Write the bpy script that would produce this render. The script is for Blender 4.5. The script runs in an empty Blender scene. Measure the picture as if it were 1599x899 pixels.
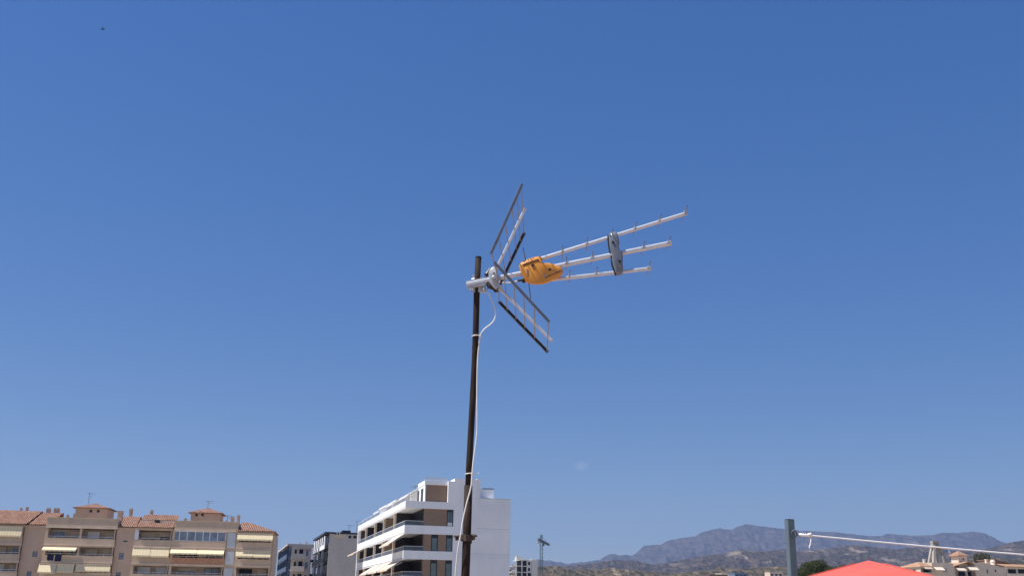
import bpy, math, random
from mathutils import Vector, Matrix, noise
random.seed(7)
sc = bpy.context.scene
COL = sc.collection
R = math.radians

# ------------------------------------------------------------------ camera
F, W, H = 1580.0, 1599.0, 899.0            # focal length and size of the photograph in its own pixels
CX, CY = 799.5, 449.5
PITCH = math.atan((950 - 449.5) / F)
ROLL = 0.015
EYE = Vector((0, 0, 6.0))
cam_d = bpy.data.cameras.new('camera')
cam = bpy.data.objects.new('camera', cam_d)
COL.objects.link(cam)
_f = Vector((0, math.cos(PITCH), math.sin(PITCH)))
_r0 = Vector((1, 0, 0)); _u0 = _r0.cross(_f)
RT = _r0 * math.cos(ROLL) + _u0 * math.sin(ROLL)
UP = _u0 * math.cos(ROLL) - _r0 * math.sin(ROLL)
m = Matrix((RT, UP, -_f)).transposed().to_4x4(); m.translation = EYE
cam.matrix_world = m
cam_d.sensor_width = 36; cam_d.sensor_fit = 'HORIZONTAL'
cam_d.lens = 36 * F / W
cam_d.clip_start = 0.05; cam_d.clip_end = 90000
sc.camera = cam

# ------------------------------------------------------------------ light
SUN_EL = R(62)
_sx, _sy = -1.0, -0.30
_n = math.hypot(_sx, _sy)
SUNV = Vector((_sx / _n * math.cos(SUN_EL), _sy / _n * math.cos(SUN_EL), math.sin(SUN_EL)))
w = bpy.data.worlds.new('World'); sc.world = w; w.use_nodes = True
nt = w.node_tree; nt.nodes.clear()
sky = nt.nodes.new('ShaderNodeTexSky'); sky.sky_type = 'NISHITA'; sky.sun_disc = False
sky.sun_elevation = SUN_EL; sky.sun_rotation = math.atan2(_sx, _sy)
sky.altitude = 0; sky.air_density = 1.0; sky.dust_density = 0.0; sky.ozone_density = 6.0
bg = nt.nodes.new('ShaderNodeBackground'); bg.inputs[1].default_value = 0.09
wo = nt.nodes.new('ShaderNodeOutputWorld')
# the phone's rendering of the sky: gentler fall-off, deeper blue
gm = nt.nodes.new('ShaderNodeGamma'); gm.inputs[1].default_value = 0.6
hs = nt.nodes.new('ShaderNodeHueSaturation'); hs.inputs['Hue'].default_value = 0.518; hs.inputs['Saturation'].default_value = 1.65; hs.inputs['Value'].default_value = 1.5
nt.links.new(sky.outputs[0], gm.inputs[0]); nt.links.new(gm.outputs[0], hs.inputs['Color']); nt.links.new(hs.outputs[0], bg.inputs[0]); nt.links.new(bg.outputs[0], wo.inputs[0])
sun_d = bpy.data.lights.new('sun', 'SUN'); sun_d.energy = 5.0; sun_d.angle = R(0.5); sun_d.color = (1, 0.95, 0.87)
sun = bpy.data.objects.new('sun', sun_d); COL.objects.link(sun)
sun.rotation_euler = (-SUNV).to_track_quat('-Z', 'Y').to_euler()
sc.view_settings.view_transform = 'Standard'; sc.view_settings.look = 'None'
sc.view_settings.gamma = 1; sc.view_settings.exposure = 0.5; sc.view_settings.use_curve_mapping = False
sc.cycles.use_denoising = True
sc.cycles.max_bounces = 6; sc.cycles.volume_bounces = 0; sc.cycles.transparent_max_bounces = 12

# ------------------------------------------------------------------ helpers
def ray(px, py):
    return RT * ((px - CX) / F) - UP * ((py - CY) / F) + _f
def at(px, py, Y):
    v = ray(px, py); return EYE + v * (Y / v.y)
def hit(px, py, P, n):
    v = ray(px, py); return EYE + v * ((P - EYE).dot(n) / v.dot(n))

class Frame:
    """a building's own axes: x along its front, y to the back, z up; its origin where the sight line through a pixel is Y metres off"""
    def __init__(s, px, py, Y, deg):
        s.O = at(px, py, Y); s.a = R(deg)
        s.h = Vector((math.cos(s.a), math.sin(s.a), 0)); s.b = Vector((-math.sin(s.a), math.cos(s.a), 0))
        s.base = Vector((s.O.x, s.O.y, 0))
    def F(s, px, py, y=0):                  # pixel on the plane parallel to the front, y metres back -> (x, z)
        p = hit(px, py, s.O + s.b * y, s.b) - s.O
        return p.dot(s.h), p.z + s.O.z
    def S(s, px, py, x=0):                  # pixel on the plane of the side wall at x -> (y, z)
        p = hit(px, py, s.O + s.h * x, s.h) - s.O
        return p.dot(s.b), p.z + s.O.z

class MB:
    def __init__(s, org=None): s.v = []; s.f = []; s.o = org or Vector((0, 0, 0))
    def add(s, vs, fs):
        k = len(s.v); s.v += [Vector(p) - s.o for p in vs]; s.f += [[i + k for i in f] for f in fs]; return s
    def box(s, x0, x1, y0, y1, z0, z1):
        x0, x1 = min(x0, x1), max(x0, x1); y0, y1 = min(y0, y1), max(y0, y1); z0, z1 = min(z0, z1), max(z0, z1)
        return s.add([(x0, y0, z0), (x1, y0, z0), (x1, y1, z0), (x0, y1, z0), (x0, y0, z1), (x1, y0, z1), (x1, y1, z1), (x0, y1, z1)],
                     [(0, 3, 2, 1), (4, 5, 6, 7), (0, 1, 5, 4), (1, 2, 6, 5), (2, 3, 7, 6), (3, 0, 4, 7)])
    def hexa(s, b, t):                      # four bottom corners, four top corners
        return s.add(list(b) + list(t), [(0, 3, 2, 1), (4, 5, 6, 7), (0, 1, 5, 4), (1, 2, 6, 5), (2, 3, 7, 6), (3, 0, 4, 7)])
    def bar(s, p, q, wu, wv, up=(0, 0, 1), bev=0.0):
        p, q = Vector(p), Vector(q); d = (q - p).normalized()
        u = Vector(up).cross(d)
        if u.length < 1e-4: u = Vector((1, 0, 0)).cross(d)
        u.normalize(); v = d.cross(u)
        a, b = wu / 2, wv / 2; c = bev
        ring = [(-a + c, -b), (a - c, -b), (a, -b + c), (a, b - c), (a - c, b), (-a + c, b), (-a, b - c), (-a, -b + c)] if c else [(-a, -b), (a, -b), (a, b), (-a, b)]
        n = len(ring)
        vs = [p + u * i + v * j for i, j in ring] + [q + u * i + v * j for i, j in ring]
        fs = [tuple(range(n - 1, -1, -1)), tuple(range(n, 2 * n))] + [(i, (i + 1) % n, n + (i + 1) % n, n + i) for i in range(n)]
        return s.add(vs, fs)
    def tube(s, pts, r, seg=8):
        pts = [Vector(p) for p in pts]; rs = r if isinstance(r, (list, tuple)) else [r] * len(pts)
        vs = []; ref = None
        for i, p in enumerate(pts):
            d = (pts[min(i + 1, len(pts) - 1)] - pts[max(i - 1, 0)]).normalized()
            if ref is None: ref = d.orthogonal().normalized()
            u = (ref - d * ref.dot(d)).normalized(); ref = u; v = d.cross(u)
            vs += [p + (u * math.cos(2 * math.pi * k / seg) + v * math.sin(2 * math.pi * k / seg)) * rs[i] for k in range(seg)]
        n = len(pts)
        fs = [(i * seg + k, i * seg + (k + 1) % seg, (i + 1) * seg + (k + 1) % seg, (i + 1) * seg + k) for i in range(n - 1) for k in range(seg)]
        fs += [tuple(range(seg - 1, -1, -1)), tuple((n - 1) * seg + k for k in range(seg))]
        return s.add(vs, fs)
    def ball(s, c, rx, ry=None, rz=None, seg=10, rings=6):
        ry = ry or rx; rz = rz or rx; c = Vector(c); vs = [c + Vector((0, 0, -rz))]
        for i in range(1, rings):
            a = -math.pi / 2 + math.pi * i / rings
            vs += [c + Vector((rx * math.cos(a) * math.cos(2 * math.pi * k / seg), ry * math.cos(a) * math.sin(2 * math.pi * k / seg), rz * math.sin(a))) for k in range(seg)]
        vs.append(c + Vector((0, 0, rz))); t = len(vs) - 1
        fs = [(0, 1 + (k + 1) % seg, 1 + k) for k in range(seg)]
        for i in range(rings - 2):
            fs += [(1 + i * seg + k, 1 + i * seg + (k + 1) % seg, 1 + (i + 1) * seg + (k + 1) % seg, 1 + (i + 1) * seg + k) for k in range(seg)]
        fs += [(t, 1 + (rings - 2) * seg + k, 1 + (rings - 2) * seg + (k + 1) % seg) for k in range(seg)]
        return s.add(vs, fs)
    def hip(s, x0, x1, y0, y1, z0, zr, ov=0.35, th=0.12, ridge=None):
        """hipped roof: eaves overhang, a thin fascia, ridge along the longer side"""
        x0 -= ov; x1 += ov; y0 -= ov; y1 += ov
        if ridge is None:
            L = (x1 - x0) - (y1 - y0); cx, cy = (x0 + x1) / 2, (y0 + y1) / 2
            ridge = ((cx - max(L, .02) / 2, cy), (cx + max(L, .02) / 2, cy))
        (ra, rb) = ridge
        vs = [(x0, y0, z0), (x1, y0, z0), (x1, y1, z0), (x0, y1, z0), (x0, y0, z0 + th), (x1, y0, z0 + th), (x1, y1, z0 + th), (x0, y1, z0 + th), (ra[0], ra[1], zr), (rb[0], rb[1], zr)]
        return s.add(vs, [(0, 3, 2, 1), (0, 1, 5, 4), (1, 2, 6, 5), (2, 3, 7, 6), (3, 0, 4, 7), (4, 5, 9, 8), (5, 6, 9), (6, 7, 8, 9), (7, 4, 8)])
    def build(s, name, mat, parent=None, smooth=False, bevel=0):
        me = bpy.data.meshes.new(name); me.from_pydata([tuple(p) for p in s.v], [], s.f); me.update()
        me.materials.append(mat)
        if smooth: me.polygons.foreach_set('use_smooth', [True] * len(me.polygons))
        o = bpy.data.objects.new(name, me); COL.objects.link(o)
        if parent is not None: o.parent = parent
        if bevel:
            b = o.modifiers.new('bevel', 'BEVEL'); b.width = bevel; b.segments = 2; b.limit_method = 'ANGLE'
        return o

def tag(o, label=None, cat=None, group=None, kind=None):
    if label: o['label'] = label
    if cat: o['category'] = cat
    if group: o['group'] = group
    if kind: o['kind'] = kind
    return o
def thing(name, label, cat, loc=(0, 0, 0), rz=0.0, group=None):
    o = bpy.data.objects.new(name, None); COL.objects.link(o); o.location = loc; o.rotation_euler = (0, 0, rz)
    return tag(o, label, cat, group)
def copy_tree(o, parent=None):
    kids = [c for c in COL.objects if c.parent == o]
    c = o.copy(); COL.objects.link(c); c.parent = parent
    for k in kids: copy_tree(k, c)
    return c

# ------------------------------------------------------------------ materials
def mat(name, col, rough=0.7, metal=0.0, var=0.12, scale=3.0, col2=None, bump=0.0, bscale=None, spec=0.5, alpha=1.0, coat=0.0, streak=None):
    """a base colour broken up by two sizes of noise, and an optional bump"""
    M = bpy.data.materials.new(name); M.use_nodes = True; t = M.node_tree; b = t.nodes['Principled BSDF']
    b.inputs['Roughness'].default_value = rough; b.inputs['Metallic'].default_value = metal
    b.inputs['Specular IOR Level'].default_value = spec; b.inputs['Alpha'].default_value = alpha
    b.inputs['Coat Weight'].default_value = coat
    tc = t.nodes.new('ShaderNodeTexCoord'); src = tc.outputs['Object']
    if streak:
        mp = t.nodes.new('ShaderNodeMapping'); mp.inputs['Scale'].default_value = streak
        t.links.new(src, mp.inputs[0]); src = mp.outputs[0]
    n = t.nodes.new('ShaderNodeTexNoise'); n.inputs['Scale'].default_value = scale; n.inputs['Detail'].default_value = 7; n.inputs['Roughness'].default_value = 0.65
    t.links.new(src, n.inputs['Vector'])
    r = t.nodes.new('ShaderNodeMapRange'); r.inputs[1].default_value = 0.3; r.inputs[2].default_value = 0.7
    t.links.new(n.outputs['Fac'], r.inputs[0])
    mx = t.nodes.new('ShaderNodeMix'); mx.data_type = 'RGBA'
    c2 = col2 or tuple(c * (1 - 2 * var) for c in col)
    mx.inputs[6].default_value = (*[min(1, c * (1 + (0 if col2 else var))) for c in col], 1); mx.inputs[7].default_value = (*c2, 1)
    t.links.new(r.outputs[0], mx.inputs[0]); t.links.new(mx.outputs[2], b.inputs['Base Color'])
    if bump:
        bn = t.nodes.new('ShaderNodeTexNoise'); bn.inputs['Scale'].default_value = bscale or scale * 8; bn.inputs['Detail'].default_value = 4
        t.links.new(src, bn.inputs['Vector'])
        bp = t.nodes.new('ShaderNodeBump'); bp.inputs['Strength'].default_value = bump; bp.inputs['Distance'].default_value = 0.02
        t.links.new(bn.outputs['Fac'], bp.inputs['Height']); t.links.new(bp.outputs[0], b.inputs['Normal'])
    return M

def tile_mat(name, a, b_, across='X'):
    """clay pan tiles: ribs running down the slope, courses across it, tile-to-tile colour change"""
    M = bpy.data.materials.new(name); M.use_nodes = True; t = M.node_tree; b = t.nodes['Principled BSDF']; b.inputs['Roughness'].default_value = 0.85
    tc = t.nodes.new('ShaderNodeTexCoord')
    wv = t.nodes.new('ShaderNodeTexWave'); wv.bands_direction = across; wv.inputs['Scale'].default_value = 1.1; wv.inputs['Distortion'].default_value = 0.4; wv.inputs['Detail'].default_value = 2
    wc = t.nodes.new('ShaderNodeTexWave'); wc.bands_direction = 'Z'; wc.inputs['Scale'].default_value = 1.6; wc.inputs['Distortion'].default_value = 0.8
    n = t.nodes.new('ShaderNodeTexNoise'); n.inputs['Scale'].default_value = 1.7; n.inputs['Detail'].default_value = 9; n.inputs['Roughness'].default_value = 0.75
    for k in (wv, wc, n): t.links.new(tc.outputs['Object'], k.inputs['Vector'])
    mr = t.nodes.new('ShaderNodeMapRange'); mr.inputs[1].default_value = 0.42; mr.inputs[2].default_value = 0.6
    t.links.new(n.outputs['Fac'], mr.inputs[0])
    mx = t.nodes.new('ShaderNodeMix'); mx.data_type = 'RGBA'; mx.inputs[6].default_value = (*a, 1); mx.inputs[7].default_value = (*b_, 1)
    t.links.new(mr.outputs[0], mx.inputs[0]); t.links.new(mx.outputs[2], b.inputs['Base Color'])
    ad = t.nodes.new('ShaderNodeMath'); ad.operation = 'ADD'
    t.links.new(wv.outputs['Fac'], ad.inputs[0]); t.links.new(wc.outputs['Fac'], ad.inputs[1])
    bp = t.nodes.new('ShaderNodeBump'); bp.inputs['Strength'].default_value = 1.0; bp.inputs['Distance'].default_value = 0.25
    t.links.new(ad.outputs[0], bp.inputs['Height']); t.links.new(bp.outputs[0], b.inputs['Normal'])
    return M

def stripe_mat(name, a, b_, scale, axis='X', rough=0.8, fac=0.5):
    M = bpy.data.materials.new(name); M.use_nodes = True; t = M.node_tree; b = t.nodes['Principled BSDF']; b.inputs['Roughness'].default_value = rough
    tc = t.nodes.new('ShaderNodeTexCoord'); wv = t.nodes.new('ShaderNodeTexWave'); wv.bands_direction = axis
    wv.inputs['Scale'].default_value = scale; wv.inputs['Distortion'].default_value = 0.3
    n = t.nodes.new('ShaderNodeTexNoise'); n.inputs['Scale'].default_value = 2.0; n.inputs['Detail'].default_value = 6
    t.links.new(tc.outputs['Object'], wv.inputs['Vector']); t.links.new(tc.outputs['Object'], n.inputs['Vector'])
    ml = t.nodes.new('ShaderNodeMath'); ml.operation = 'MULTIPLY'; ml.inputs[1].default_value = fac
    t.links.new(wv.outputs['Fac'], ml.inputs[0])
    ad = t.nodes.new('ShaderNodeMath'); ad.operation = 'MULTIPLY_ADD'; ad.inputs[1].default_value = 0.6; 
    t.links.new(n.outputs['Fac'], ad.inputs[0]); t.links.new(ml.outputs[0], ad.inputs[2])
    mx = t.nodes.new('ShaderNodeMix'); mx.data_type = 'RGBA'; mx.inputs[6].default_value = (*a, 1); mx.inputs[7].default_value = (*b_, 1)
    t.links.new(ad.outputs[0], mx.inputs[0]); t.links.new(mx.outputs[2], b.inputs['Base Color'])
    return M

def hill_mat(name, scrub, earth, rock, s1, s2, rock_at=0.58):
    """dry scrub over earth, paler rock in patches: three noises in metres"""
    M = bpy.data.materials.new(name); M.use_nodes = True; t = M.node_tree; b = t.nodes['Principled BSDF']
    b.inputs['Roughness'].default_value = 0.95; b.inputs['Specular IOR Level'].default_value = 0.1
    tc = t.nodes.new('ShaderNodeTexCoord'); mp = t.nodes.new('ShaderNodeMapping'); mp.inputs['Scale'].default_value = (1.5, .08, 2.0); t.links.new(tc.outputs['Object'], mp.inputs[0])
    def nz(s, d=9, r=0.8):
        n = t.nodes.new('ShaderNodeTexNoise'); n.inputs['Scale'].default_value = s; n.inputs['Detail'].default_value = d; n.inputs['Roughness'].default_value = r
        t.links.new(mp.outputs[0], n.inputs['Vector']); return n
    def mr(n, a, c):
        k = t.nodes.new('ShaderNodeMapRange'); k.inputs[1].default_value = a; k.inputs[2].default_value = c; t.links.new(n.outputs['Fac'], k.inputs[0]); return k
    def mix(f, a, c):
        k = t.nodes.new('ShaderNodeMix'); k.data_type = 'RGBA'; t.links.new(f.outputs[0], k.inputs[0])
        for i, v in ((6, a), (7, c)):
            if isinstance(v, tuple): k.inputs[i].default_value = (*v, 1)
            else: t.links.new(v.outputs[2], k.inputs[i])
        return k
    base = mix(mr(nz(s2), 0.45, 0.55), scrub, earth)
    out = mix(mr(nz(s1, 5), rock_at, rock_at + 0.1), base, rock)
    t.links.new(out.outputs[2], b.inputs['Base Color'])
    return M

M_ = {}
M_['alu'] = mat('aluminium', (0.62, 0.64, 0.675), 0.38, 0.4, 0.06, 30, bump=0.05)
M_['zinc'] = mat('zinc_steel', (0.55, 0.57, 0.60), 0.45, 0.7, 0.12, 40, bump=0.1)
M_['rail'] = mat('dark_metal_rail_shade', (0.115, 0.13, 0.165), 0.5, 0.4, 0.15, 30)  # dark metal; on the reflector's edge rails it paints in their shaded sides
M_['wire'] = mat('rod_metal', (0.27, 0.235, 0.225), 0.5, 0.4, 0.1, 30)
M_['black'] = mat('black_plastic', (0.015, 0.015, 0.018), 0.45, 0, 0.1, 20)
M_['orange'] = mat('orange_plastic', (0.66, 0.27, 0.03), 0.38, 0, 0.07, 14, bump=0.06, bscale=90, coat=0.15)
M_['slot'] = mat('slot_plastic', (0.16, 0.05, 0.012), 0.6, 0, 0.1, 20)
M_['grey'] = mat('grey_plastic', (0.165, 0.188, 0.235), 0.35, 0, 0.08, 14, bump=0.05)
M_['lgrey'] = mat('light_grey_plastic', (0.42, 0.45, 0.50), 0.42, 0, 0.1, 20)
M_['rust'] = mat('rusted_steel', (0.009, 0.008, 0.009), 0.75, 0.0, 0.2, 9, spec=0.2, col2=(0.042, 0.025, 0.018), bump=0.5, bscale=60, streak=(1, 1, 0.18))
M_['clamp'] = mat('rusted_clamp', (0.035, 0.028, 0.024), 0.7, 0.2, 0.2, 25, col2=(0.11, 0.08, 0.055), bump=0.4)
M_['cable'] = mat('white_cable', (0.80, 0.80, 0.78), 0.45, 0, 0.05, 20)
M_['rope'] = mat('white_rope', (0.84, 0.83, 0.80), 0.8, 0, 0.06, 60)
M_['post'] = mat('grey_green_paint', (0.105, 0.145, 0.175), 0.42, 0.0, 0.07, 6, bump=0.08, bscale=40)
M_['beige'] = mat('beige_render', (0.55, 0.425, 0.315), 0.9, 0, 0.08, 0.5, bump=0.1, bscale=6, streak=(1, 1, 0.4))
M_['pink'] = mat('pink_render', (0.55, 0.405, 0.305), 0.9, 0, 0.07, 0.5, bump=0.1, bscale=6, streak=(1, 1, 0.4))
M_['ledge'] = mat('pale_ledge', (0.66, 0.54, 0.43), 0.85, 0, 0.1, 1.0)
M_['tile'] = tile_mat('clay_tiles', (0.36, 0.155, 0.10), (0.52, 0.32, 0.22))
M_['tile2'] = tile_mat('pale_clay_tiles', (0.62, 0.33, 0.19), (0.66, 0.42, 0.27))
M_['glass'] = mat('window_glass', (0.022, 0.028, 0.036), 0.15, 0, 0.2, 0.7, spec=0.08)
M_['darkpane'] = mat('shaded_glass', (0.012, 0.013, 0.017), 0.5, 0, 0.2, 0.7, spec=0.08)
M_['frosted'] = mat('pale_rail_glass', (0.66, 0.70, 0.74), 0.3, 0, 0.03, 1, alpha=0.4)
M_['skyglass'] = mat('grey_glass', (0.10, 0.14, 0.17), 0.08, 0, 0.2, 0.7, spec=0.8)
M_['enclosure'] = mat('blue_glazing', (0.20, 0.25, 0.33), 0.15, 0, 0.25, 0.9, spec=0.6)
M_['panel'] = mat('glass_block', (0.52, 0.56, 0.60), 0.4, 0, 0.08, 1.5)
M_['wpaint'] = mat('white_metal', (0.72, 0.73, 0.75), 0.5, 0, 0.05, 2)
M_['railing'] = mat('railing_metal', (0.74, 0.75, 0.78), 0.5, 0, 0.05, 2)
M_['awning'] = stripe_mat('cream_awning', (0.84, 0.71, 0.47), (0.66, 0.55, 0.35), 0.75, 'X')
M_['canvas'] = mat('pale_canvas', (0.66, 0.55, 0.44), 0.85, 0, 0.04, 1.0)
M_['wcanvas'] = mat('white_canvas', (0.80, 0.79, 0.77), 0.85, 0, 0.04, 1.0)
M_['brick'] = mat('orange_wall', (0.50, 0.27, 0.17), 0.9, 0, 0.1, 1.2)
M_['navy'] = mat('navy_cloth', (0.012, 0.018, 0.07), 0.9, 0, 0.2, 3)
M_['white'] = mat('white_render', (0.82, 0.825, 0.84), 0.85, 0, 0.045, 0.6, bump=0.05, bscale=5, streak=(1, 1, 0.5))
M_['wood'] = stripe_mat('brown_cladding', (0.32, 0.215, 0.145), (0.23, 0.15, 0.10), 2.2, 'Z', 0.6)
M_['wood2'] = mat('brown_wall', (0.17, 0.12, 0.09), 0.7, 0, 0.1, 1)
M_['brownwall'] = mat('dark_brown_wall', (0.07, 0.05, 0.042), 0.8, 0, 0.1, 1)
M_['pillar'] = mat('sand_pillar', (0.60, 0.50, 0.40), 0.8, 0, 0.05, 1)
M_['frame'] = mat('dark_frame', (0.012, 0.013, 0.018), 0.4, 0, 0.1, 3)
M_['clear'] = mat('railing_glass', (0.20, 0.24, 0.29), 0.1, 0, 0.03, 1, alpha=0.3, spec=0.2)
M_['gwall'] = mat('grey_beige_render', (0.50, 0.46, 0.415), 0.9, 0, 0.06, 0.4, bump=0.1, bscale=4)
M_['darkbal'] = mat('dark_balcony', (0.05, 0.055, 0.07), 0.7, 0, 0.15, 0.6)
M_['navyglass'] = mat('navy_glazing', (0.035, 0.055, 0.11), 0.3, 0, 0.3, 0.6, spec=0.3)
M_['greyfin'] = mat('grey_fin', (0.26, 0.31, 0.40), 0.6, 0, 0.1, 0.7)
M_['bluefin'] = mat('blue_grey_panel', (0.13, 0.18, 0.28), 0.6, 0, 0.1, 0.7)
M_['conc'] = mat('concrete', (0.42, 0.38, 0.33), 0.9, 0, 0.15, 0.4, bump=0.2, bscale=5, streak=(1, 1, 0.25))
M_['frameconc'] = mat('new_block_render', (0.66, 0.64, 0.60), 0.9, 0, 0.08, 0.4)
M_['crane'] = mat('crane_steel', (0.06, 0.10, 0.12), 0.6, 0.1, 0.1, 1)
M_['villa'] = mat('cream_render', (0.66, 0.545, 0.43), 0.9, 0, 0.06, 0.4, bump=0.1, bscale=4)
M_['villaw'] = mat('pale_cream_render', (0.76, 0.65, 0.53), 0.9, 0, 0.05, 0.4)
M_['brownw'] = mat('brown_gable', (0.26, 0.16, 0.12), 0.85, 0, 0.1, 0.6)
M_['bark'] = mat('bark', (0.10, 0.07, 0.05), 0.9, 0, 0.2, 3, bump=0.6)
M_['needle'] = mat('pine_needles', (0.024, 0.036, 0.010), 0.7, 0, 0.3, 0.9, col2=(0.058, 0.070, 0.018), spec=0.2)
M_['olive'] = mat('olive_leaves', (0.05, 0.055, 0.03), 0.8, 0, 0.3, 0.8, col2=(0.10, 0.095, 0.055), spec=0.2)
M_['feather'] = mat('dark_feather', (0.012, 0.012, 0.016), 0.6, 0, 0.1, 8)
M_['terrace'] = mat('terrace_tiles', (0.36, 0.24, 0.18), 0.8, 0, 0.12, 2.0)
M_['ground'] = hill_mat('dry_town_ground', (0.22, 0.19, 0.15), (0.42, 0.36, 0.29), (0.50, 0.46, 0.40), 0.004, 0.03)
M_['hill_far'] = hill_mat('far_rock', (0.034, 0.034, 0.032), (0.095, 0.08, 0.07), (0.15, 0.126, 0.107), 0.0018, 0.016, 0.58)
M_['hill_mid'] = hill_mat('scrub_slope', (0.018, 0.018, 0.014), (0.085, 0.066, 0.05), (0.24, 0.19, 0.15), 0.0032, 0.05, 0.57)
M_['hill_near'] = hill_mat('dry_scrub', (0.022, 0.024, 0.013), (0.12, 0.092, 0.06), (0.30, 0.235, 0.165), 0.012, 0.075, 0.53)
# thin red cloth lets some sun through
fb = mat('red_fabric', (0.82, 0.15, 0.12), 0.8, 0, 0.10, 1.6, bump=0.6, bscale=2.2)
t = fb.node_tree; pr = t.nodes['Principled BSDF']; tr = t.nodes.new('ShaderNodeBsdfTranslucent'); tr.inputs[0].default_value = (0.8, 0.10, 0.07, 1)
ms = t.nodes.new('ShaderNodeMixShader'); ms.inputs[0].default_value = 0.25
t.links.new(pr.outputs[0], ms.inputs[1]); t.links.new(tr.outputs[0], ms.inputs[2]); t.links.new(ms.outputs[0], t.nodes['Material Output'].inputs[0])
M_['red'] = fb

# ------------------------------------------------------------------ ground, terrace, hills
g = MB(); NR, NS = 14, 64
vs = [(0, 0, 0)]; fs = []
for i in range(NR):
    rr = 60 * (1.62 ** i)
    vs += [(rr * math.cos(2 * math.pi * k / NS), rr * math.sin(2 * math.pi * k / NS), 0) for k in range(NS)]
fs += [(0, 1 + k, 1 + (k + 1) % NS) for k in range(NS)]
for i in range(NR - 1):
    fs += [(1 + i * NS + k, 1 + (i + 1) * NS + k, 1 + (i + 1) * NS + (k + 1) % NS, 1 + i * NS + (k + 1) % NS) for k in range(NS)]
g.add(vs, fs); tag(g.build('ground', M_['ground']), kind='structure')
DECK = 4.3
tb = MB(); tb.box(-7, 9, -5, 17, 0.004, DECK)
tag(tb.build('roof_terrace', M_['terrace']), kind='structure')

def lerp_prof(pts, x):
    if x <= pts[0][0]: return pts[0][1]
    for (a, b), (c, d) in zip(pts, pts[1:]):
        if x <= c:
            u = (x - a) / (c - a); return b + (d - b) * u
    return pts[-1][1]
def hills(name, pts, Yr, Yf, Yb, amp, nscale, material, n=420, rows=70, jag=1.0, seed=0.0):
    """a range of hills: crest at Yr, gullied slopes down to Yf and Yb; the crest line is sampled as directions from the town"""
    mb = MB(); x0, x1 = pts[0][0], pts[-1][0]; vs = []
    for j in range(rows + 1):
        u = j / rows
        Y = Yf + (Yb - Yf) * u
        k = (Y - Yf) / (Yr - Yf) if Y < Yr else 1 - 0.6 * (Y - Yr) / (Yb - Yr)
        sh = (k ** 1.35) if Y < Yr else k
        for i in range(n + 1):
            px = x0 + (x1 - x0) * i / n
            py = lerp_prof(pts, px) + jag * (noise.noise(Vector((px * 0.11, seed, 1))) * 1.0 + noise.noise(Vector((px * 0.37, seed, 2))) * 0.6)
            p = at(px, py, Yr); X = p.x * Y / Yr
            z = p.z * sh
            q = Vector((X * nscale, Y * nscale * .4, seed))
            rid = 1 - abs(noise.noise(q)) * 2 + 0.5 * (1 - abs(noise.noise(q * 2.1)) * 2) + 0.25 * (1 - abs(noise.noise(q * 4.7)) * 2)
            env = min(1, k * 2) * max(0, min(1, (1 - k) * 2.2)) if Y < Yr else 0
            z += min(amp, .3 * p.z) * env * (rid - 0.9)
            vs.append((X, Y, max(z, -2 + 0.01 * j)))
    w_ = n + 1
    fs = [(j * w_ + i, j * w_ + i + 1, (j + 1) * w_ + i + 1, (j + 1) * w_ + i) for j in range(rows) for i in range(n)]
    mb.add(vs, fs)
    return tag(mb.build(name, material, smooth=True), kind='structure')
far = [(640, 905), (780, 885), (839, 872), (862, 875), (887, 879), (918, 875.7), (937, 873), (951, 863.8), (968, 865.5), (989, 866), (1000, 856.4), (1005.6, 851), (1032, 849), (1044, 842.6), (1085, 835.8), (1099, 829), (1111, 826), (1124, 824), (1143, 826), (1153, 821), (1164, 817), (1172, 817.8), (1182, 820), (1220, 824), (1250, 827.4), (1305, 830), (1360, 836), (1374, 836), (1385, 832.4), (1425, 835), (1457, 834.4), (1469, 831), (1499, 831), (1519, 828.5), (1537, 831), (1549, 837.4), (1567, 846), (1600, 856), (1700, 870), (1850, 890)]
hills('mountains', far, 10500, 8200, 12500, 330, 0.0030, M_['hill_far'], n=640, rows=90, jag=1.1, seed=3)
mid = [(640, 905), (790, 890), (860, 884), (915, 880), (960, 873), (990, 874), (1020, 881), (1050, 876), (1080, 870), (1110, 865), (1130, 864), (1157, 856.4), (1172, 859), (1193, 860), (1220, 857), (1245, 859), (1270, 858), (1297, 855), (1320, 851), (1350, 850.5), (1370, 854), (1400, 857.5), (1425, 853), (1457, 855), (1500, 860), (1537, 857), (1559, 851), (1582, 845), (1600, 843), (1660, 840), (1750, 850), (1850, 870)]
hills('foothills', mid, 4600, 3300, 5600, 130, 0.0075, M_['hill_mid'], n=640, rows=90, jag=1.0, seed=11)
near = [(640, 905), (760, 892), (800, 886), (839, 882), (873, 882.5), (890, 888), (912, 887), (930, 889), (951, 885), (975, 888), (1000, 889), (1040, 894), (1070, 893), (1110, 888), (1127, 884), (1150, 887), (1190, 885), (1220, 882.6), (1250, 886), (1290, 884), (1330, 884), (1370, 880), (1400, 884), (1450, 880), (1500, 872), (1530, 866), (1560, 870), (1600, 873), (1700, 876), (1850, 890)]
hills('hills', near, 1900, 1350, 2400, 16, 0.016, M_['hill_near'], n=640, rows=70, jag=1.6, seed=23)

# the air: one even box of pale haze
hz = MB(); hz.box(-15500, 15500, -600, 16500, -3.5, 1150)
hm = bpy.data.materials.new('haze_air'); hm.use_nodes = True; t = hm.node_tree; t.nodes.clear()
pv = t.nodes.new('ShaderNodeVolumePrincipled'); pv.inputs['Color'].default_value = (0.40, 0.56, 0.95, 1); pv.inputs['Density'].default_value = 6.5e-5; pv.inputs['Anisotropy'].default_value = 0.2
mo = t.nodes.new('ShaderNodeOutputMaterial'); t.links.new(pv.outputs[0], mo.inputs['Volume'])
tag(hz.build('haze', hm), kind='stuff')

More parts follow.
